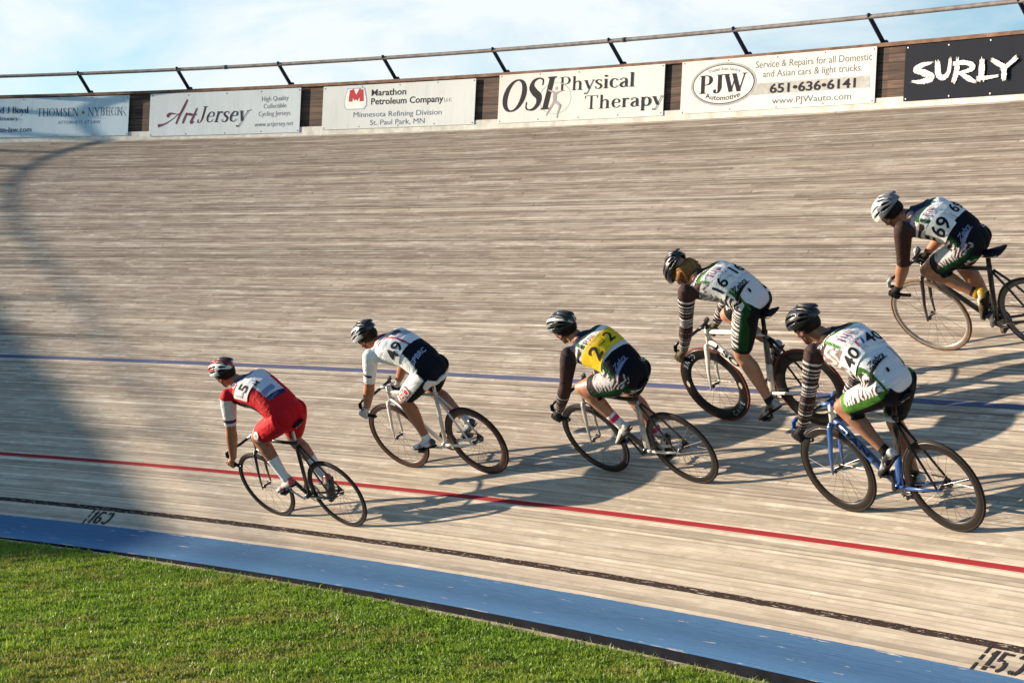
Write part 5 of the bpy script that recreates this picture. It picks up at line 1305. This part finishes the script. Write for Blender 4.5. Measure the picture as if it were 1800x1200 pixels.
def make_shoe(k, J, S_, parent):
    R = RIDERS[k]; ball, fd, fu, s = J['ball'+S_], J['fd'+S_], J['fu'+S_], J['g']['sc']; y = V(0, 1, 0)
    sec = [(-.200,.022,.012,.052),(-.188,.030,.004,.072),(-.155,.0335,.002,.078),(-.115,.034,.004,.074),(-.075,.036,.004,.062),(-.035,.041,.0,.050),(.005,.044,-.002,.040),(.045,.042,.0,.032),(.080,.032,.004,.026),(.098,.016,.008,.020)]
    n = 18; v = []; f = []; col = []
    m1, m2 = V(*R['shoe']), V(*R['shoe2'])
    for x, w, lo, hi in sec:
        for q in range(n):
            a = 2*math.pi*q/n; ca, sa = math.cos(a), math.sin(a); cz = (lo+hi)/2; hz = (hi-lo)/2
            yy = w*math.copysign(abs(ca)**.8, ca)*(1 if sa < .2 else 1-.30*(sa-.2)); p = ball+fd*x*s+y*yy*s+fu*(cz+hz*math.copysign(abs(sa)**.8, sa))*s
            v.append(p); strp = (abs(x+.035) < .02 or x > .075 or x < -.185) and k != 2; col.append(m2 if strp or sa < -.55 else m1)
    for i in range(len(sec)-1):
        for q in range(n): f.append((i*n+q, i*n+(q+1) % n, (i+1)*n+(q+1) % n, (i+1)*n+q))
    f += [tuple(range(n))[::-1], tuple((len(sec)-1)*n+q for q in range(n))]
    me = pydata('shoe', v, f); set_col(me, np.array(col)); o = link('shoe', me, SHELL, parent)
    ss = o.modifiers.new('sub', 'SUBSURF'); ss.levels = ss.render_levels = 1
    mb = MB(); mb.tube([ball+fd*x*s+fu*(-.005) for x in (-.192,-.15,-.10,-.04,.01,.05,.085)], [(.024,.006),(.032,.007),(.030,.006),(.039,.006),(.043,.006),(.039,.006),(.024,.006)], 12, ref=y); mb.build('sole', SOLE, o)
    mb = MB()
    for x, h in ((-.085, .066), (-.045, .054)): mb.tube([ball+fd*x*s+y*.035*s*q+fu*(h+.003-.045*abs(q)**2.2)*s for q in (-1.08,-.7,-.3,.3,.7,1.08)], [(.009,.002)]*6, 6, ref=fd)
    mb.build('shoe_strap', mat('shoe strap %d' % k, tuple(m2), .4), o)
class Skin:
    """ray casts printed matter onto a rider's suit"""
    def __init__(s, v, f, J): s.t = BVHTree.FromPolygons([tuple(q) for q in v], f); s.J = J; s.fr, s.d, s.Ln = spine(J)
    def cast(s, o, d): 
        h = s.t.ray_cast(Vector(o), Vector(d)); return (np.array(h[0]), np.array(h[1])) if h[0] is not None else (None, None)
    def spot(s, ut, deg):
        """frame on the back: deg from the spine line, + to the rider's left"""
        c, lat, dor = s.fr(ut); a = math.radians(deg); o = dor*math.cos(a)+lat*math.sin(a)
        p, n = s.cast(c+o*.6, -o)
        if p is None: p = c+o*.14
        right = -(lat*math.cos(a)-dor*math.sin(a)); upv = nrm(s.d-o*(s.d@o))
        return p, o, right, upv, (ut, deg)
    def project(s, pts, frame, lift, rot=0.):
        if len(frame) == 5:                # wrapped round the trunk
            p, o, r, u, (ut, deg) = frame; cr, sr = math.cos(rot), math.sin(rot); out = []; rad = max(.10, np.linalg.norm(p-s.fr(ut)[0]))
            for x, y in pts:
                X, Y = x*cr-y*sr, x*sr+y*cr; c, lat, dor = s.fr(ut+Y/s.Ln); a = math.radians(deg)-X/rad; q = dor*math.cos(a)+lat*math.sin(a)
                h, n = s.cast(c+q*.6, -q); out.append((h if h is not None else c+q*rad)+q*lift)
            return np.array(out)
        p, o, r, u = frame; cr, sr = math.cos(rot), math.sin(rot); r2 = r*cr+u*sr; u2 = u*cr-r*sr; out = []
        for x, y in pts:
            q = p+r2*x+u2*y; h, n = s.cast(q+o*.3, -o)
            out.append(h+o*lift if h is not None and np.linalg.norm(h-q) < .12 else q+o*lift*.5-o*.02)
        return np.array(out)
def print_text(sk, text, font, ut, deg, cap, m, parent, lift=.0062, rot=0., width=None, name='lettering', dx=0., dy=0., shear=0., frame=None):
    v, f, lay, w = flat_text(text, font); sx = width/w if width else cap
    P = np.stack([(v[:, 0]-w/2)*sx+shear*v[:, 1]*cap+dx, (v[:, 1]-.5)*cap+dy], 1); P, F_ = fine(P, f)
    return link(name, pydata(name, sk.project(P, frame or sk.spot(ut, deg), lift, rot), F_), m, parent, smooth=False)
def print_shape(sk, poly, ut, deg, m, parent, lift, name, rot=0., frame=None):
    P, F_ = fine(np.array(poly), [tuple(range(len(poly)))], .02)
    return link(name, pydata(name, sk.project(P, frame or sk.spot(ut, deg), lift, rot), F_), m, parent, smooth=False)
def rrect(w, h, r=.012):
    o = []
    for cx, cy, a in ((w/2-r, h/2-r, 0), (-w/2+r, h/2-r, 90), (-w/2+r, -h/2+r, 180), (w/2-r, -h/2+r, 270)):
        o += [(cx+r*math.cos(math.radians(a+q)), cy+r*math.sin(math.radians(a+q))) for q in (0, 45, 90)]
    return o
def ring2(rx, ry, w, n=40):
    a = np.linspace(0, 2*math.pi, n, endpoint=False)
    v = [(rx*math.cos(q), ry*math.sin(q)) for q in a]+[((rx-w)*math.cos(q), (ry-w)*math.sin(q)) for q in a]
    return v, [(k, (k+1) % n, n+(k+1) % n, n+k) for k in range(n)]
PAPER = mat('white number cloth', (.70, .70, .68), .75, var=.08, scale=30, bump=.4); YPAPER = mat('yellow number cloth', (.74, .50, .020), .75, var=.12, scale=30, bump=.4)
PRINT = mat('black print', (.012, .011, .014), .6); PPURP = mat('plum print', (.24, .10, .16), .6); PBLUE = mat('blue print', (.04, .09, .38), .6); PWHITE = mat('white print', (.66, .66, .66), .6); PRED = mat('red print', (.55, .06, .06), .6); PGREY = mat('lilac grey print', (.40, .36, .44), .6); PPBL = mat('pale blue print', (.16, .20, .36), .6)
def bib(sk, parent, text, ut, deg, w=.20, h=.155, paper=None, font='sansb', cap=.085, rot=0.):
    b = print_shape(sk, rrect(w, h), ut, deg, paper or PAPER, parent, .0062, 'race_number', rot)
    v, f, lay, wd = flat_text(text, font)
    t = print_text(sk, text, font, ut, deg, cap, PRINT, b, .0088, rot, name='number')
    return b
def zebra_logo(sk, parent, ut, deg, m, s=1., rot=0.):
    fr_ = sk.spot(ut, deg)
    print_text(sk, 'Zebra', 'sansb', ut, deg, .036*s, m, parent, .0066, rot, name='logo_lettering', shear=.25, frame=fr_)
    a = np.linspace(0, 1, 10); top = [(-.078*s+.155*s*q, -.024*s+.006*s*math.sin(q*3)) for q in a]; bot = [(-.078*s+.155*s*q, -.024*s-.020*s*(1-q)**1.5-.003*s) for q in a[::-1]]
    print_shape(sk, top+bot, ut, deg, m, parent, .0066, 'logo_swoosh', rot, fr_)
def pjw_oval(sk, parent, ut, deg, s=1.):
    fr_ = sk.spot(ut, deg); v, f = ring2(.105*s, .050*s, .004*s); v, f = fine(np.array(v), f)
    link('logo_ring', pydata('logo_ring', sk.project(v, fr_, .0066), f), PGREY, parent, smooth=False)
    print_text(sk, 'PJW', 'serifb', ut, deg, .048*s, PPURP, parent, .0070, frame=fr_, name='logo_lettering')
JJ = None
PEOPLE = []
def make_rider(k):
    global JJ
    R = RIDERS[k]; me, J = build_body(k); JJ = J
    v, n, f = mesh_arrays(me); reg, U, phi, ut, lx, dx = classify(v, J)
    sk_ = V(*R['skin'])*V(.80, .72, .66); col = np.tile(sk_, (len(v), 1)); mott = vnoise(v[:, 0]*40+50, v[:, 2]*40+v[:, 1]*23+50, 1., 77)
    col = col*(.90+.2*mott)[:, None]
    F, Lf, Uh = J['hax']; rel = v-J['hc']; ch = (np.abs(rel@Lf) < .03) & (np.abs((rel@Uh)+.083) < .012) & ((rel@F) > .07); col[ch] = col[ch]*V(.95, .62, .62)
    nz = ((rel@F) > .085) & (np.abs(rel@Uh+.03) < .04); col[nz] = col[nz]*V(1.05, .88, .85)
    set_col(me, col); o = link('person', me, SKIN); o.matrix_world = bike_matrix(k); tag(o, R['label'], 'person', 'riders in the race')
    o.data.materials.clear(); o.data.materials.append(SKIN)
    sc_ = suit_colours(k, v, reg, U, phi, ut, lx, dx)
    tor = reg == 'torso'; m_up = np.zeros(len(v), bool); m_lo = np.zeros(len(v), bool)
    for S_, sl in zip('LR', R['sleeve']):
        m_up |= (reg == 'uarm'+S_) & (U < sl); m_up |= (reg == 'farm'+S_) & (U < sl-1.0)
        m_lo |= (reg == 'thigh'+S_) & (U < R['short'])
    neckb = (reg == 'neck') & (U < .16)
    cut = .10
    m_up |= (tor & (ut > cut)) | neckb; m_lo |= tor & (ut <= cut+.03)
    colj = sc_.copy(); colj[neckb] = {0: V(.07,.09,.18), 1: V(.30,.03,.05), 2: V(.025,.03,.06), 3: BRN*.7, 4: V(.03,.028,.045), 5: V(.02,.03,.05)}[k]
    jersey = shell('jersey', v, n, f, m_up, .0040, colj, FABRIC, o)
    shorts = shell('shorts', v, n, f, m_lo, .0034, sc_, FABRIC, o)
    sk = Skin(v+n*.004, f, J)
    for S_ in 'LR':
        cs, us = R['sock']; c = np.tile(V(*cs), (len(v), 1))
        if k == 2: c[(U > .76) & (U < .86)] = V(.50,.04,.12)
        if k == 5: c[(U > .93)] = V(.62,.30,.02)
        if k == 1 : c = c*(.7+.6*vnoise(v[:, 0]*60+50, v[:, 2]*60+50, 1., 9))[:, None]
        m = ((reg == 'shin'+S_) & (U > us)) | ((reg == 'foot'+S_) & (U < .35)); shell('sock', v, n, f, m, .0024, c, KNIT, o)
        make_shoe(k, J, S_, o)
        if R['glove']:
            c = np.tile(V(*R['glove']), (len(v), 1))
            if k == 1: c[(n[:, 0] > .3)] = V(.03,.03,.035)
            m = (reg == 'hand'+S_) | ((reg == 'farm'+S_) & (U > .90)); shell('glove', v, n, f, m, .0016, c, KNIT, o)
        if k == 3:   # watch band light patch on overshoe
            pass
    make_helmet(k, J, o); make_hair(k, J, o)
    if R['lens']: make_glasses(k, J, o)
    make_eyes(J, o)
    jp, sp = jersey, shorts
    if k == 0:
        bib(sk, jp, '5', .70, 54, .20, .17, cap=.105, rot=0); print_text(sk, 'L', 'sansb', .72, 52, .08, PGREY, jp, .0088, dx=-.06)
        print_text(sk, 'M', 'sansb', .56, 22, .05, PRINT, jp, name='lettering'); print_text(sk, 'UC', 'sansb', .93, 48, .05, PWHITE, jp)
        print_shape(sk, rrect(.13, .055), .33, 12, mat('slate print panel', (.20, .23, .36), .6), jp, .0058, 'print_panel')
        print_text(sk, 'Cycling', 'sansb', .20, 14, .026, PPBL, jp)
    if k == 1:
        bib(sk, jp, '49', .56, 58, .20, .16, cap=.115, rot=-.05); print_text(sk, 'SPBRC', 'sansb', .17, 26, .045, mat('pale blue print bold', (.32, .42, .62), .6), sp if False else jp)
    if k == 2:
        b = print_shape(sk, rrect(.40, .185, .02), .545, 26, YPAPER, jp, .0062, 'race_number')
        print_text(sk, '2', 'sansb', .525, 56, .120, PRINT, b, .0090, name='number'); print_text(sk, '2', 'sansb', .545, -14, .105, PRINT, b, .0090, name='number')
        print_text(sk, 'Cycling', 'sans', .58, 28, .022, PRINT, b, .0090); print_text(sk, 'Club', 'sans', .52, 24, .022, PRINT, b, .0090)
        pjw_oval(sk, jp, .76, 30, .95); zebra_logo(sk, sp, .13, 30, PPBL, 1.05)
    if k in (3, 4):
        num = '16' if k == 3 else '40'
        bib(sk, jp, num, .46, 58 if k == 3 else 66, .18, .145, cap=.094, rot=-.04); bib(sk, jp, num, .47, -26, .19, .15, cap=.10)
        pjw_oval(sk, jp, .70, 22, 1.15); zebra_logo(sk, jp, .20, 28, PRINT, 1.15)
        print_text(sk, 'Synthetic', 'sansb', .935, 42, .034, PWHITE, jp, shear=.1)
        fm_ = mat('rose print', (.50, .30, .38), .6); 
        for q, (uu, dg, w, h) in enumerate(((.585, 22, .15, .006), (.40, 20, .14, .006))): print_shape(sk, rrect(w, h, .002), uu, dg, fm_, jp, .0060, 'print_line')
        print_text(sk, 'St Paul', 'sansb', .55, 22, .026, PPBL, jp); print_text(sk, 'Cycling', 'sansb', .44, 20, .022, PGREY, jp)
        if k == 4: print_shape(sk, [(-.012,-.03),(.004,-.032),(.016,.0),(.010,.03),(-.002,.0)], .49, 14, PBLUE, jp, .0066, 'print_mark'); print_shape(sk, [(-.02,-.03),(-.012,-.03),(.006,.02),(-.004,.025)], .50, 27, PRED, jp, .0066, 'print_mark')
        print_shape(sk, [(-.008,-.014),(.006,-.014),(.010,.006),(.002,.018),(-.004,.016),(-.010,.004)], .03, 16, PRINT, sp, .0070, 'print_mark')
    if k == 5:
        bib(sk, jp, '69', .46, 62, .19, .15, cap=.105, rot=-.06); bib(sk, jp, '69', .48, -28, .18, .14, cap=.09)
        pjw_oval(sk, jp, .76, 30, .85); zebra_logo(sk, sp, .12, 34, PPBL, 1.05)
    # thigh prints on the outer left leg
    A, B = J['hipL'], J['knL']; t = nrm(B-A); o_ = V(0, 1, 0); c = A+t*.30*J['g']['sc']
    if k in (0, 1):
        h, nn = sk.cast(c+o_*.5+V(0,0,.02), -o_)
        rgt = t; upv = nrm(np.cross(o_, rgt)); fr_ = (h if h is not None else c, o_, -rgt if k == 1 else rgt, -upv if k == 1 else upv)
        if k == 0:
            a = np.linspace(0, 2*math.pi, 24, endpoint=False); print_shape(sk, [(.055*math.cos(q), .030*math.sin(q)) for q in a], 0, 0, PWHITE, sp, .0052, 'print_badge', .3, fr_)
            print_text(sk, 'UCI', 'sansb', 0, 0, .020, PPURP, sp, .0078, .3, frame=fr_)
        else:
            print_shape(sk, rrect(.21, .085), 0, 0, PRED, sp, .0050, 'print_panel', 0, fr_); print_text(sk, 'REIO', 'sansb', 0, 0, .074, PWHITE, sp, .0074, 0, frame=fr_)
    PEOPLE.append(o); return o
for k in range(6): make_rider(k)
